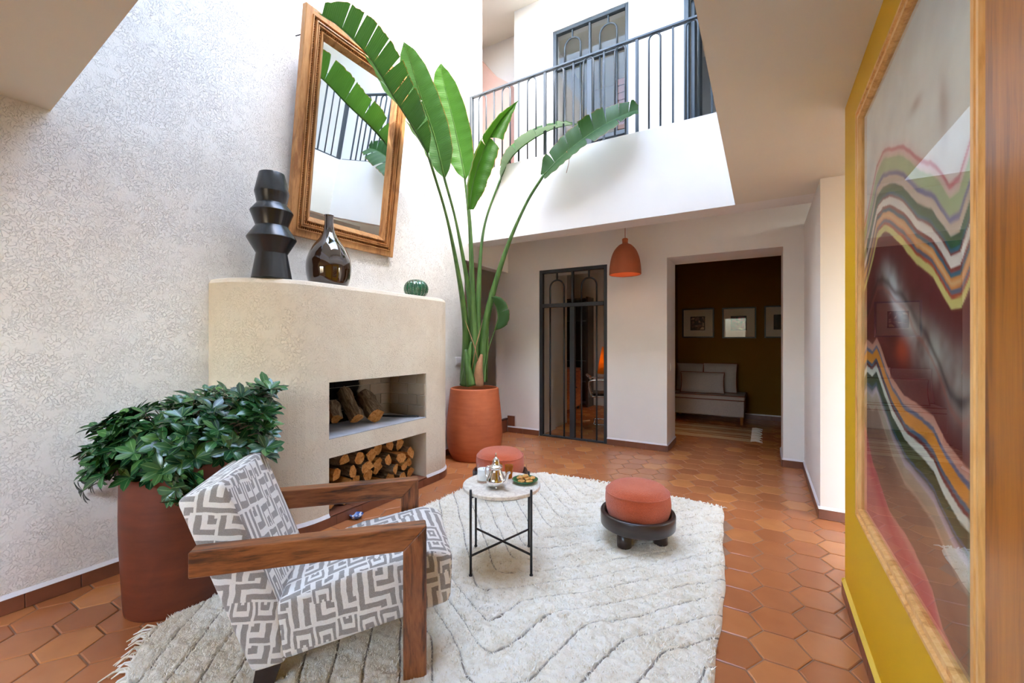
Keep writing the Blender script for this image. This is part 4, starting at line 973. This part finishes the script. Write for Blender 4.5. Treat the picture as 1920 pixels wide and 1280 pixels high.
# 1 the big torn leaf arching over the mirror
stem([b0[0], at(872,600,4.55), at(843,430,4.25), at(802,287,3.88)], .044, .0135)
blade('leaf', [at(802,287,3.88), at(767,227,3.60), at(737,180,3.38), at(697,113,3.12), at(645,57,2.86), at(604,27,2.70)], .205, CR*.75+CU*.7-CF*.1, (-.80,.70,.50), GRN,
      (.17,.28,.36,.44,.55,.64,.72,.80,.88), (.2,.33,.47,.62,.76,.87), n=80, seed=1, prof=[(0,.1),(.08,.55),(.25,.9),(.5,1.0),(.75,.95),(.9,.75),(1,.35)])
# 2 dark upright leaf behind it
stem([b0[1], at(882,580,4.6), at(858,430,4.45), at(832,330,4.22)], .040, .0130)
blade('leaf', [at(834,335,4.22), at(816,260,4.08), at(791,185,3.92), at(768,110,3.76), at(757,78,3.68)], .165, CR*.9+CU*.25-CF*.2, -CR*.9-CU*.2-CF*.2, GRN, (), (.6,), seed=2, curl=.1)
# 3 broad bright upright leaf
stem([b0[2], at(885,560,4.7), at(880,430,4.68), at(871,330,4.58)], .034, .0120)
blade('leaf', [at(873,338,4.58), at(860,270,4.48), at(845,205,4.36), at(830,145,4.24), at(827,118,4.18)], .165, CR*.95+CU*.1-CF*.15, -CR*.9-CF*.3, GRB, (), (), seed=3, curl=-.1)
# 4 rolled young leaf
stem([b0[5], at(887,560,4.5), at(884,450,4.45), at(880,392,4.42)], .034, .0115)
blade('leaf', [at(879,394,4.42), at(888,340,4.40), at(908,280,4.36), at(937,228,4.32), at(972,188,4.28)], .17, CR*.8-CU*.2-CF*.75, -CR*.75+CU*.25-CF*.8, GRB, (.62,), (.55,), seed=4, curl=.6, prof=[(0,.3),(.15,.85),(.4,1),(.6,.85),(.8,.55),(1,0)])
# 5 pale backed leaf bending to the balcony
stem([b0[3], at(897,560,4.75), at(907,430,4.8), at(939,333,4.75)], .038, .0125)
blade('leaf', [at(939,333,4.75), at(962,292,4.70), at(998,262,4.62), at(1040,241,4.52), at(1086,231,4.42)], .22, -CR*.35+CU*.9+CF*.5, -CF*.9+CU*.15-CR*.55, GRP, (.38,.62,.8), (.30,.55,.78), seed=5, droop=.5)
# 6 long leaf reaching over to the far side
stem([b0[4], at(912,600,4.56), at(945,480,4.5), at(985,385,4.4), at(1020,327,4.3)], .042, .0145)
blade('leaf', [at(1018,330,4.3), at(1050,296,4.22), at(1090,263,4.1), at(1130,236,4.0), at(1168,216,3.92), at(1196,206,3.86)], .215, -CR*.5+CU*.85+CF*.25, CR*.25-CU*.35-CF*.95, GRN, (.16,.33,.48,.6,.72,.84,.92), (.5,.8), seed=6, droop=.25, prof=[(0,.25),(.1,.75),(.3,1.0),(.6,.95),(.8,.85),(.95,.6),(1,.3)])
MB().tube(catmull([at(1062,283,4.15),at(1067,300,4.15),at(1062,324,4.15)],6), .003, 5, True, True, bpi).build('withered_strand', M['sheath'], bp)
# small leaf low on the right, and a shoot
stem([at(908,716,4.5), at(911,680,4.5), at(917,650,4.48), at(928,618,4.46)], .012, .005)
blade('leaf', [at(928,619,4.46), at(934,596,4.44), at(930,574,4.42), at(920,556,4.40)], .125, CR*.9-CU*.45-CF*.3, CR*.6+CU*.4+CF*.5, GRN, (.5,), (.55,), n=30, seed=7, curl=.4)
MB().tube([at(912,716,4.55),at(915,640,4.55),at(917,560,4.56),at(917,545,4.56)], [.010,.007,.004,.001], 8, True, True, bpi).build('shoot', M['petiole'], bp)
# sheaths at the foot
for k, (x0, x1, h, d) in enumerate(((872,884,640,4.5),(884,873,655,4.46),(897,903,664,4.48))):
    m = MB(); pts = catmull([at(x0,722,d), at((x0+x1)/2-2,690,d-.02), at(x1,h,d)],8); m.tube(pts, [.058*(1-i/len(pts))**.6+.002 for i in range(len(pts))], 8, True, True, bpi)
    m.build('sheath', M['petiole'] if k != 2 else M['sheath'], bp)
for k, P_ in enumerate(([(872,600,4.50),(890,650,4.46),(897,680,4.45)],[(905,600,4.5),(892,650,4.45),(884,695,4.44)],[(884,500,4.6),(886,560,4.58),(888,590,4.57)])):
    MB().tube([at(*p) for p in P_], [.002,.005,.004], 6, True, True, bpi).build('sheath_edge', M['sheath'], bp)

# ================================================================== PLANTER AND SHRUB
SX, SY = -2.475, .955
o = MB().lathe([(p.x,p.y) for p in catmull([(.190,.0,0),(.198,.012,0),(.208,.2,0),(.215,.4,0),(.213,.58,0),(.216,.64,0),(.216,.665,0),(.206,.668,0),(.197,.66,0),(.193,.57,0)],4)]+[(0,.57)], 56, cap1=False).build('planter', M['pot2'], None, (SX,SY,.0006))
tag(o, 'large terracotta planter, coloured darker for shade, beside the armchair holding the leafy shrub', 'planter')
sb = thing('shrub', 'bushy shrub with whorls of glossy dark leaves in the shade-toned planter', 'shrub', (SX,SY,.60))
MB().lathe([(.0,-.025),(.19,-.025),(.196,.01),(.1,.025),(0,.03)], 32, cap0=False, cap1=False).build('soil', M['soil'], sb)
t = NT('shrub_leaf'); oi3 = t.n('ShaderNodeObjectInfo'); ge = t.n('ShaderNodeNewGeometry'); rnd = t.math('FRACT', t.math('ADD', oi3.outputs['Random'], ge.outputs['Random Per Island']))
uvn = t.coord('UV'); s = t.n('ShaderNodeSeparateXYZ'); t.l(uvn, s.inputs[0])
g = t.ramp(rnd, [(0, rgb(22,58,34)), (.45, rgb(34,78,44)), (.85, rgb(50,98,50)), (1, rgb(84,124,58))])
rib = t.ramp(t.math('ABSOLUTE', t.math('SUBTRACT', s.outputs['Y'], .5)), [(.03,(1,1,1,1)),(.07,(0,0,0,1))]); g = t.mix(t.math('MULTIPLY', rib, .5), g, rgb(120,160,100))
t.set(col=g, rough=.27, spec=.6); M['shrubleaf'] = t.m
M['twig'] = pmat('twig', rgb(92,70,52), .85, var=.2)
def shrub_leaf(fold, bend):
    V = []; F = []; UV = []; n = 5
    ws = [.02,.09,.19,.23,.19,.02]
    for i in range(n+1):
        t_ = i/n; x = t_; z = -bend*t_*t_
        for j, sgn in enumerate((-1,0,1)): V.append((x, sgn*ws[i], z+abs(sgn)*ws[i]*fold)); UV.append((t_, j/2))
    for i in range(n):
        for j in range(2): F.append((i*3+j, (i+1)*3+j, (i+1)*3+j+1, i*3+j+1))
    me = bpy.data.meshes.new('leaf'); me.from_pydata(V, [], F); me.polygons.foreach_set('use_smooth', [True]*len(F)); ul = me.uv_layers.new()
    for l in me.loops: ul.data[l.index].uv = UV[l.vertex_index]
    me.materials.append(M['shrubleaf']); return me, V, F, UV
LV = [shrub_leaf(.25,.12), shrub_leaf(.35,.3), shrub_leaf(.15,.02)]
rs = random.Random(12); leaves = []; ctr = Vector((SX,SY,.72)); twigs = MB()
sA = [-.50,-.38,-.2,0,.2,.38,.5,.60]; zT = [.72,.86,.93,.965,1.02,1.055,1.03,.90]; zB = [.50,.54,.62,.68,.69,.69,.70,.72]
nw = 0; tries = 0
while nw < 330 and tries < 9000:
    tries += 1
    s_ = rs.uniform(-.42,.60); w_ = rs.uniform(-.30,.30); hz = interp(sA,zT,s_); lz = interp(sA,zB,s_)
    lim = .26*math.sqrt(max(0,1-((s_-.05)/.58)**2))+.10
    if abs(w_) > lim: continue
    top = hz-(hz-lz)*.75*(w_/lim)**2
    f = rs.random()**.6
    z = lz+(top-lz)*f
    p = Vector((SX,SY,0))+CR*s_+CF*w_+Vector((0,0,z))
    if p.x < XL+.07 or (p-Vector((-2.52,1.9,p.z))).length < .1: continue
    dq = p.dot(CF); qx = 960+FPX*p.dot(CR)/dq
    if not 165 < qx < 508: continue
    nw += 1
    ax = ((p-ctr)*Vector((1,1,1.6))).normalized()*.8+Vector((0,0,.55))+Vector((rs.uniform(-.3,.3),rs.uniform(-.3,.3),rs.uniform(-.2,.2))); leaves.append((p, ax.normalized()))
for k in range(70):                                                                                          # leaves spilling over the front of the rim
    a = rs.uniform(-.95,1.15); dr = (-CF*math.cos(a)+CR*math.sin(a)); p = Vector((SX,SY,0))+dr*rs.uniform(.10,.27)+Vector((0,0,rs.uniform(.655,.84)))
    if p.x > XL+.07: leaves.append((p, (dr*.8+Vector((0,0,.6))+Vector((rs.uniform(-.3,.3),rs.uniform(-.3,.3),rs.uniform(-.2,.2)))).normalized()))
for dx, dz in ((.0,-.0),(.04,-.05),(-.02,-.09),(.07,.02),(-.05,.03),(.02,-.14),(.10,-.05)):                  # the sprig hanging over the rim
    p = at(335+dx*330, 890-dz*330, 1.83); leaves.append((p, (Vector((.3,-.5,-.1))+Vector((rs.uniform(-.3,.3),rs.uniform(-.3,.3),rs.uniform(-.2,.2)))).normalized()))
for dx, dz in ((0,0),(-.04,-.03),(-.08,-.07),(-.03,.03)):                                                        # and the one at the wall side
    p = at(190+dx*420, 890-dz*420, 2.12)
    if p.x > XL+.05: leaves.append((p, (Vector((-.1,-.7,-.2))).normalized()))
LL = []
for p, ax in leaves:
    q = ax.to_track_quat('Z','X').to_matrix(); n = rs.randint(6,9); sz = rs.uniform(.055,.085); a0 = rs.random()*6
    inner = ctr+(p-ctr)*.72; twigs.tube([inner, (inner+p)/2+Vector((0,0,.008)), p], [.003,.0025,.002], 5, False, True, Matrix.Translation((-SX,-SY,-.60)))
    for k in range(n):
        a = a0+2*PI*k/n+rs.uniform(-.2,.2); el = rs.uniform(.15,.65); d = q @ Vector((math.cos(a)*math.cos(el),math.sin(a)*math.cos(el),math.sin(el)))
        side = ax.cross(d).normalized(); up = d.cross(side); l = sz*rs.uniform(.8,1.15)
        Mx = Matrix(((d.x,side.x,up.x,p.x-SX),(d.y,side.y,up.y,p.y-SY),(d.z,side.z,up.z,p.z-.60),(0,0,0,1))) @ Matrix.Diagonal((l,l,l,1))
        tip = p+d*l
        if tip.x < XL+.02: continue
        LL.append((p.dot(CF)-.5*(p.z-.7), Mx))
LL.sort(key=lambda e: e[0])
fol = MB(); fuv = []
for i, (d, Mx) in enumerate(LL):
    v = rs.randrange(3)
    if i < 300: inst('leaf', LV[v][0], sb, Mx)
    else: fol.add(LV[v][1], LV[v][2], True, Mx); fuv += LV[v][3]
o = fol.build('foliage', M['shrubleaf'], sb); o['kind'] = 'stuff'
o.data.uv_layers.new()
ul = o.data.uv_layers[0]
uva = np.array(fuv)[[l.vertex_index for l in o.data.loops]]; ul.data.foreach_set('uv', uva.ravel())
o = twigs.build('twigs', M['twig'], sb); o['kind'] = 'stuff'
for k in range(5):
    a = k*1.3; MB().tube(catmull([(.05*math.cos(a),.05*math.sin(a),.0),(.09*math.cos(a),.09*math.sin(a),.10),(.2*math.cos(a),.15*math.sin(a),.22)],5), [.011-.0006*i for i in range(11)], 7).build('stem', M['twig'], sb)

# ================================================================== PENDANT LAMP
M['lampclay'] = pmat('orange_clay', rgb(170,88,52), .75, var=.12, scale=5, bump=.08, bscale=40)
pn = thing('pendant_lamp', 'orange terracotta bell pendant lamp hanging before the far wall', 'lamp', (-1.304,4.65,1.99))
MB().lathe([(p.x,p.y) for p in catmull([(.172,.0,0),(.166,.09,0),(.150,.18,0),(.118,.26,0),(.072,.315,0),(.036,.335,0),(.030,.35,0),(.032,.385,0),(.020,.395,0)],5)]+[(.006,.396),(.006,.385),(.02,.34)]+[(p.x,p.y) for p in catmull([(.03,.325,0),(.10,.262,0),(.138,.18,0),(.156,.09,0),(.163,.0,0),(.172,.0,0)],5)], 48, cap0=False, cap1=False).build('shade', M['lampclay'], pn)
MB().tube([(0,0,.39),(0,0,.715)], .0035, 6).build('cord', M['lampclay'], pn)
MB().lathe([(.04,.70),(.045,.71),(.045,.7285)], 20).build('ceiling_rose', M['lampclay'], pn)
t = NT('warm_bulb'); t.b.inputs['Emission Color'].default_value = (1,.62,.3,1); t.b.inputs['Emission Strength'].default_value = 3.0; t.set(col=(1,.9,.7,1)); M['bulb'] = t.m
MB().lathe([(.012,.24),(.014,.22),(.03,.18),(.032,.155),(.022,.13),(0,.122)], 16, cap1=False).build('bulb', M['bulb'], pn)
MB().lathe([(.016,.24),(.018,.30),(.012,.33)], 12).build('bulb_holder', M['blackmetal'], pn)
ld_ = bpy.data.lights.new('pendant_light', 'POINT'); ld_.energy = .12; ld_.color = (1,.62,.32); ld_.shadow_soft_size = .03
lo_ = bpy.data.objects.new('pendant_light', ld_); COL.objects.link(lo_); lo_.parent = pn; lo_.location = (0,0,.09)

# ================================================================== SITTING ROOM BEYOND THE DOORWAY
M['linen'] = pmat('grey_linen', rgb(176,164,156), .95, var=.08, scale=60, bump=.15, bscale=300, bdist=.001)
M['pipe'] = pmat('rust_piping', rgb(120,62,40), .9)
sf = thing('daybed', 'grey linen daybed on tapered legs in the ochre sitting room', 'sofa', (-.74,7.46,0))
MB().rbox((-.53,-.31,.12),(.505,.36,.36),.012,2).build('base', M['linen'], sf)
mt = MB().rbox((-.53,-.315,.3605),(.515,.36,.43),.02,3,None,True).build('mattress', M['linen'], sf)
for z in (.365,.428): MB().tube([(-.52,-.312,z),(.505,-.312,z),(.512,-.30,z),(.512,.35,z)], .006, 6).build('piping', M['pipe'], mt)
M['leg'] = pmat('oak_leg', rgb(176,120,52), .4)
for x, y in ((-.48,-.26),(.47,-.26),(-.48,.3),(.47,.3)): MB().lathe([(.016,.0006),(.024,.119)], 12, (x,y,0)).build('leg', M['leg'], sf)
def pillow(lb, loc, w, h, dpt, rx, rz):
    r = thing('cushion', lb, 'cushion', loc, 0, 'cushions on the daybed'); r.rotation_euler = (rx,0,rz)
    n = 12; V = []; F = []
    for sgn in (1,-1):
        for i in range(n+1):
            for j in range(n+1):
                u, v = i/n*2-1, j/n*2-1; k = max(0,(1-u*u)*(1-v*v))**.42
                pin = 1-.07*(abs(u)**2*(1-abs(v)))-.0; pn2 = 1-.07*(abs(v)**2*(1-abs(u)))
                V.append((u*w/2*pn2*(1-.05*(1-v*v)*(abs(u)>.9)), sgn*dpt/2*k, h/2+v*h/2*pin))
    m = (n+1)**2
    for sgn in (0,1):
        for i in range(n):
            for j in range(n):
                f = (sgn*m+i*(n+1)+j, sgn*m+(i+1)*(n+1)+j, sgn*m+(i+1)*(n+1)+j+1, sgn*m+i*(n+1)+j+1); F.append(f if sgn == 0 else f[::-1])
    MB().add(V, F, True).build('cover', M['linen'], r)
    ring = [V[i*(n+1)] for i in range(n+1)]+[V[n*(n+1)+j] for j in range(1,n+1)]+[V[i*(n+1)+n] for i in range(n-1,-1,-1)]+[V[j] for j in range(n-1,-1,-1)]
    MB().tube(ring, .006, 6, False).build('piping', M['pipe'], r)
pillow('oblong grey cushion with rust piping in front on the daybed', (-.83,7.32,.437), .64, .33, .14, -.22, .06)
pillow('square grey cushion with rust piping behind the oblong one', (-.60,7.56,.437), .50, .47, .15, -.25, -.02)
pillow('square grey cushion partly hidden by the doorway edge', (-1.055,7.60,.437), .42, .46, .15, -.25, .03)
# striped runner
rn = thing('striped_runner', 'striped orange and cream runner with tassels on the sitting room floor', 'rug', (0,0,0))
t = NT('runner_wool'); c = t.n('ShaderNodeNewGeometry'); s = t.n('ShaderNodeSeparateXYZ'); t.l(c.outputs['Position'], s.inputs[0])
f = t.math('FRACT', t.math('ADD', t.math('MULTIPLY', s.outputs['Y'], 3.1), t.math('MULTIPLY', t.noise(c.outputs['Position'], 3, 2), .2)))
t.set(col=t.ramp(f, [(0, rgb(206,178,140)), (.28, rgb(214,188,150)), (.30, rgb(150,84,36)), (.42, rgb(160,92,40)), (.44, rgb(206,176,136)), (.62, rgb(206,176,136)), (.64, rgb(120,62,34)), (.74, rgb(168,104,52)), (.76, rgb(206,178,140)), (1, rgb(206,178,140))]), rough=.95); t.bump(t.noise(c.outputs['Position'], 150, 4), .5, .006); M['runner'] = t.m
m = MB(); NX = 26
V = []; F = []
for i in range(NX+1):
    for j in range(13): 
        x = -1.26+i*(1.14)/NX; y = 6.05+j*.95/12+.012*math.sin(x*9); V.append((x, y, .0115+.003*math.sin(x*21)*math.sin(j*2.2)-(.009 if j in (0,12) or i == NX else 0)))
for i in range(NX):
    for j in range(12): F.append((i*13+j,(i+1)*13+j,(i+1)*13+j+1,i*13+j+1))
m.add(V, F, True); m.build('runner_body', M['runner'], rn)
fr_ = MB()
for i in range(46):
    y = 6.06+i*.0205; d = rs.uniform(-.02,.02); fr_.tube([(-.13,y,.008),(-.08,y+d*.5,.016),(-.02+rs.uniform(-.02,.02),y+d,.004)], [.005,.005,.003], 5, False)
o = fr_.build('fringe', M['tuft'], rn); o['kind'] = 'stuff'
# three pictures
M['mat'] = pmat('mat_board', rgb(206,192,178), .8, var=.03); M['blackframe'] = pmat('black_frame', rgb(18,16,16), .4)
def photomat(name, cols, seed):
    t = NT(name); c = t.coord('Object'); n1 = t.noise(c, 9+seed, 2, .4, 1.5); t.set(col=t.ramp(n1, [(.3, cols[0]), (.42, cols[1]), (.52, cols[2]), (.62, cols[3])], 'CONSTANT'), rough=.5); return t.m
PM = [photomat('photo_disc', [rgb(30,14,18), rgb(60,26,30), rgb(120,84,70), rgb(196,168,140)], 0), photomat('photo_hat', [rgb(26,14,16), rgb(110,30,44), rgb(40,20,24), rgb(150,110,80)], 3), photomat('photo_night', [rgb(16,14,16), rgb(30,26,24), rgb(56,40,30), rgb(90,60,40)], 5)]
for k, (x0, x1, z0, z1, lb) in enumerate(((-1.203,-.70,1.312,1.814,'black framed small photograph nearest the doorway edge above the cushions'),(-.58,-.089,1.301,1.807,'black framed small photograph in the middle of the ochre wall'),(.021,.512,1.305,1.815,'black framed small photograph cut off by the far doorway edge'))):
    W_, H_ = x1-x0, z1-z0; r = thing('picture_frame', lb, 'picture', (x0,7.849,z0), -PI/2, 'framed photographs on the ochre wall')
    framed(r, W_, H_, [(0,0),(0,.02),(.003,.024),(.02,.024),(.023,.018),(.023,0)], M['blackframe'])
    MB().box((.001,.015,.015),(.006,W_-.015,H_-.015)).build('mat_board', M['mat'], r)
    cx, cz = W_*.49, H_*.49; MB().box((.0061,cx-.115,cz-.118),(.0075,cx+.115,cz+.118)).build('photo_border', M['blackframe'], r); MB().box((.0076,cx-.10,cz-.105),(.009,cx+.10,cz+.105)).build('photo', PM[k], r)
    MB().box((.011,.02,.02),(.0125,W_-.02,H_-.02)).build('glass', M['glass'], r)
# a reading lamp round the corner lights that room
M['lshade'] = NT('parchment_shade').set(col=rgb(220,170,96), rough=.8).m
def floor_lamp(lb, loc, h, r0, r1, sh, energy, shade):
    r = thing('floor_lamp', lb, 'lamp', loc)
    MB().lathe([(.13,.0006),(.135,.01),(.12,.022),(.015,.03)], 28).build('base', M['blackmetal'], r); MB().tube([(0,0,.02),(0,0,h-.02)], .010, 8).build('pole', M['blackmetal'], r)
    MB().lathe([(r0,h-sh),(r1,h),(r1-.004,h),(r0-.004,h-sh),(r0,h-sh)], 36, cap0=False, cap1=False).build('lamp_shade', shade, r)
    for k in range(3): MB().tube([(0,0,h-.03),((r1-.004)*math.cos(k*2.09),(r1-.004)*math.sin(k*2.09),h-.005)], .002, 5).build('shade_arm', M['blackmetal'], r)
    MB().lathe([(.01,h-sh*.5-.03),(.03,h-sh*.5),(.02,h-sh*.5+.03),(0,h-sh*.5+.035)], 14, cap1=False).build('bulb', M['bulb'], r)
    l = bpy.data.lights.new('lamp_light','POINT'); l.energy = energy; l.color = (1,.66,.36); l.shadow_soft_size = .06; lo = bpy.data.objects.new('lamp_light', l); COL.objects.link(lo); lo.parent = r; lo.location = (0,0,h-sh*.5)
    return r
t = NT('amber_shade'); tr = t.n('ShaderNodeBsdfTranslucent'); tr.inputs[0].default_value = rgb(240,170,60); t.set(col=rgb(222,150,44), rough=.8); mx = t.n('ShaderNodeMixShader'); mx.inputs[0].default_value = .55
t.l(t.b.outputs[0], mx.inputs[1]); t.l(tr.outputs[0], mx.inputs[2]); t.l(mx.outputs[0], t.out.inputs[0]); M['ambershade'] = t.m
floor_lamp('low floor lamp with amber shade in the sitting room corner', (-1.14,5.82,0), 1.15, .13,.09,.22, 1.6, M['ambershade'])

# ================================================================== STUDY BEHIND THE GLAZED DOOR
floor_lamp('floor lamp with wide amber shade glowing in the study', (-2.22,7.15,0), 1.16, .26,.18,.46, 1.6, M['ambershade'])
M['orangewood'] = woodmat('orange_veneer', rgb(150,80,20), rgb(196,118,40), rgb(214,140,60), (1,1,4), .35, .3, 4)
cb = thing('study_cabinet', 'low orange wooden cabinet in the study behind the iron door', 'cabinet', (-3.15,7.0,0))
MB().rbox((-.22,-.45,.06),(.22,.45,.74),.004).build('body', M['orangewood'], cb); MB().rbox((-.23,-.46,.7405),(.23,.46,.765),.004).build('top', M['orangewood'], cb)
for y in (-.44,.005):
    d = MB().rbox((.2205,y,.09),(.236,y+.435,.72),.003).build('door', M['orangewood'], cb); MB().tube([(.237,y+.2,.42),(.255,y+.2,.42)], .01, 10).build('knob', M['blackmetal'], d)
for x, y in ((-.19,-.42),(.19,-.42),(-.19,.42),(.19,.42)): MB().lathe([(.018,.0006),(.022,.0595)], 10, (x,y,0)).build('foot', M['blackmetal'], cb)
M['darkart'] = pmat('dark_canvas', rgb(44,42,44), .7, var=.4, scale=3)
bs = thing('bookcase', 'dark tall bookcase against the study wall', 'bookcase', (-3.15,7.62,0))
MB().rbox((-.3,0.02,.0006),(-.26,.34,2.1),.003).build('side', M['darkwood'], bs); MB().rbox((.26,0.02,.0006),(.3,.34,2.1),.003).build('side', M['darkwood'], bs); MB().rbox((-.26,.31,.0006),(.26,.34,2.1),.002).build('back', M['darkwood'], bs)
for k in range(6): MB().rbox((-.26,.02,.05+k*.40),(.26,.31,.075+k*.40),.002).build('shelf', M['darkwood'], bs)
t = NT('chrome'); t.set(col=(.85,.85,.85,1), metal=1, rough=.1); M['chrome'] = t.m
M['blackleather'] = pmat('black_leather', rgb(22,20,22), .4, bump=.1, bscale=120)
cc = thing('tubular_chair', 'chrome tubular chair with black seat in the study', 'chair', (-2.05,6.35,0), math.radians(200))
for s in (-1,1):
    y = s*.24
    MB().tube(catmull([(.24,y,.43),(-.20,y,.43),(-.26,y,.40),(-.26,y,.06),(-.22,y,.0135),(.20,y,.0135)],6), .0125, 8).build('side_tube', M['chrome'], cc)
    MB().tube(catmull([(.24,y,.43),(.28,y*1.04,.60),(.24,y*1.1,.67),(0,y*1.15,.68),(-.2,y*1.1,.66)],6), .0125, 8).build('arm_tube', M['chrome'], cc)
MB().rbox((-.22,-.23,.43),(.22,.23,.475),.015,2).build('seat', M['blackleather'], cc)
MB().tube(catmull([(.25,-.25,.68),(.31,-.12,.73),(.32,0,.745),(.31,.12,.73),(.25,.25,.68)],6), .0125, 8).build('back_tube', M['chrome'], cc)
MB().rbox((.27,-.20,.56),(.30,.20,.72),.012,2).build('backrest', M['blackleather'], cc)
MB().tube([(.20,-.24,.0135),(.20,.24,.0135)], .0125, 8).build('floor_tube', M['chrome'], cc)
bpy.context.view_layer.update()
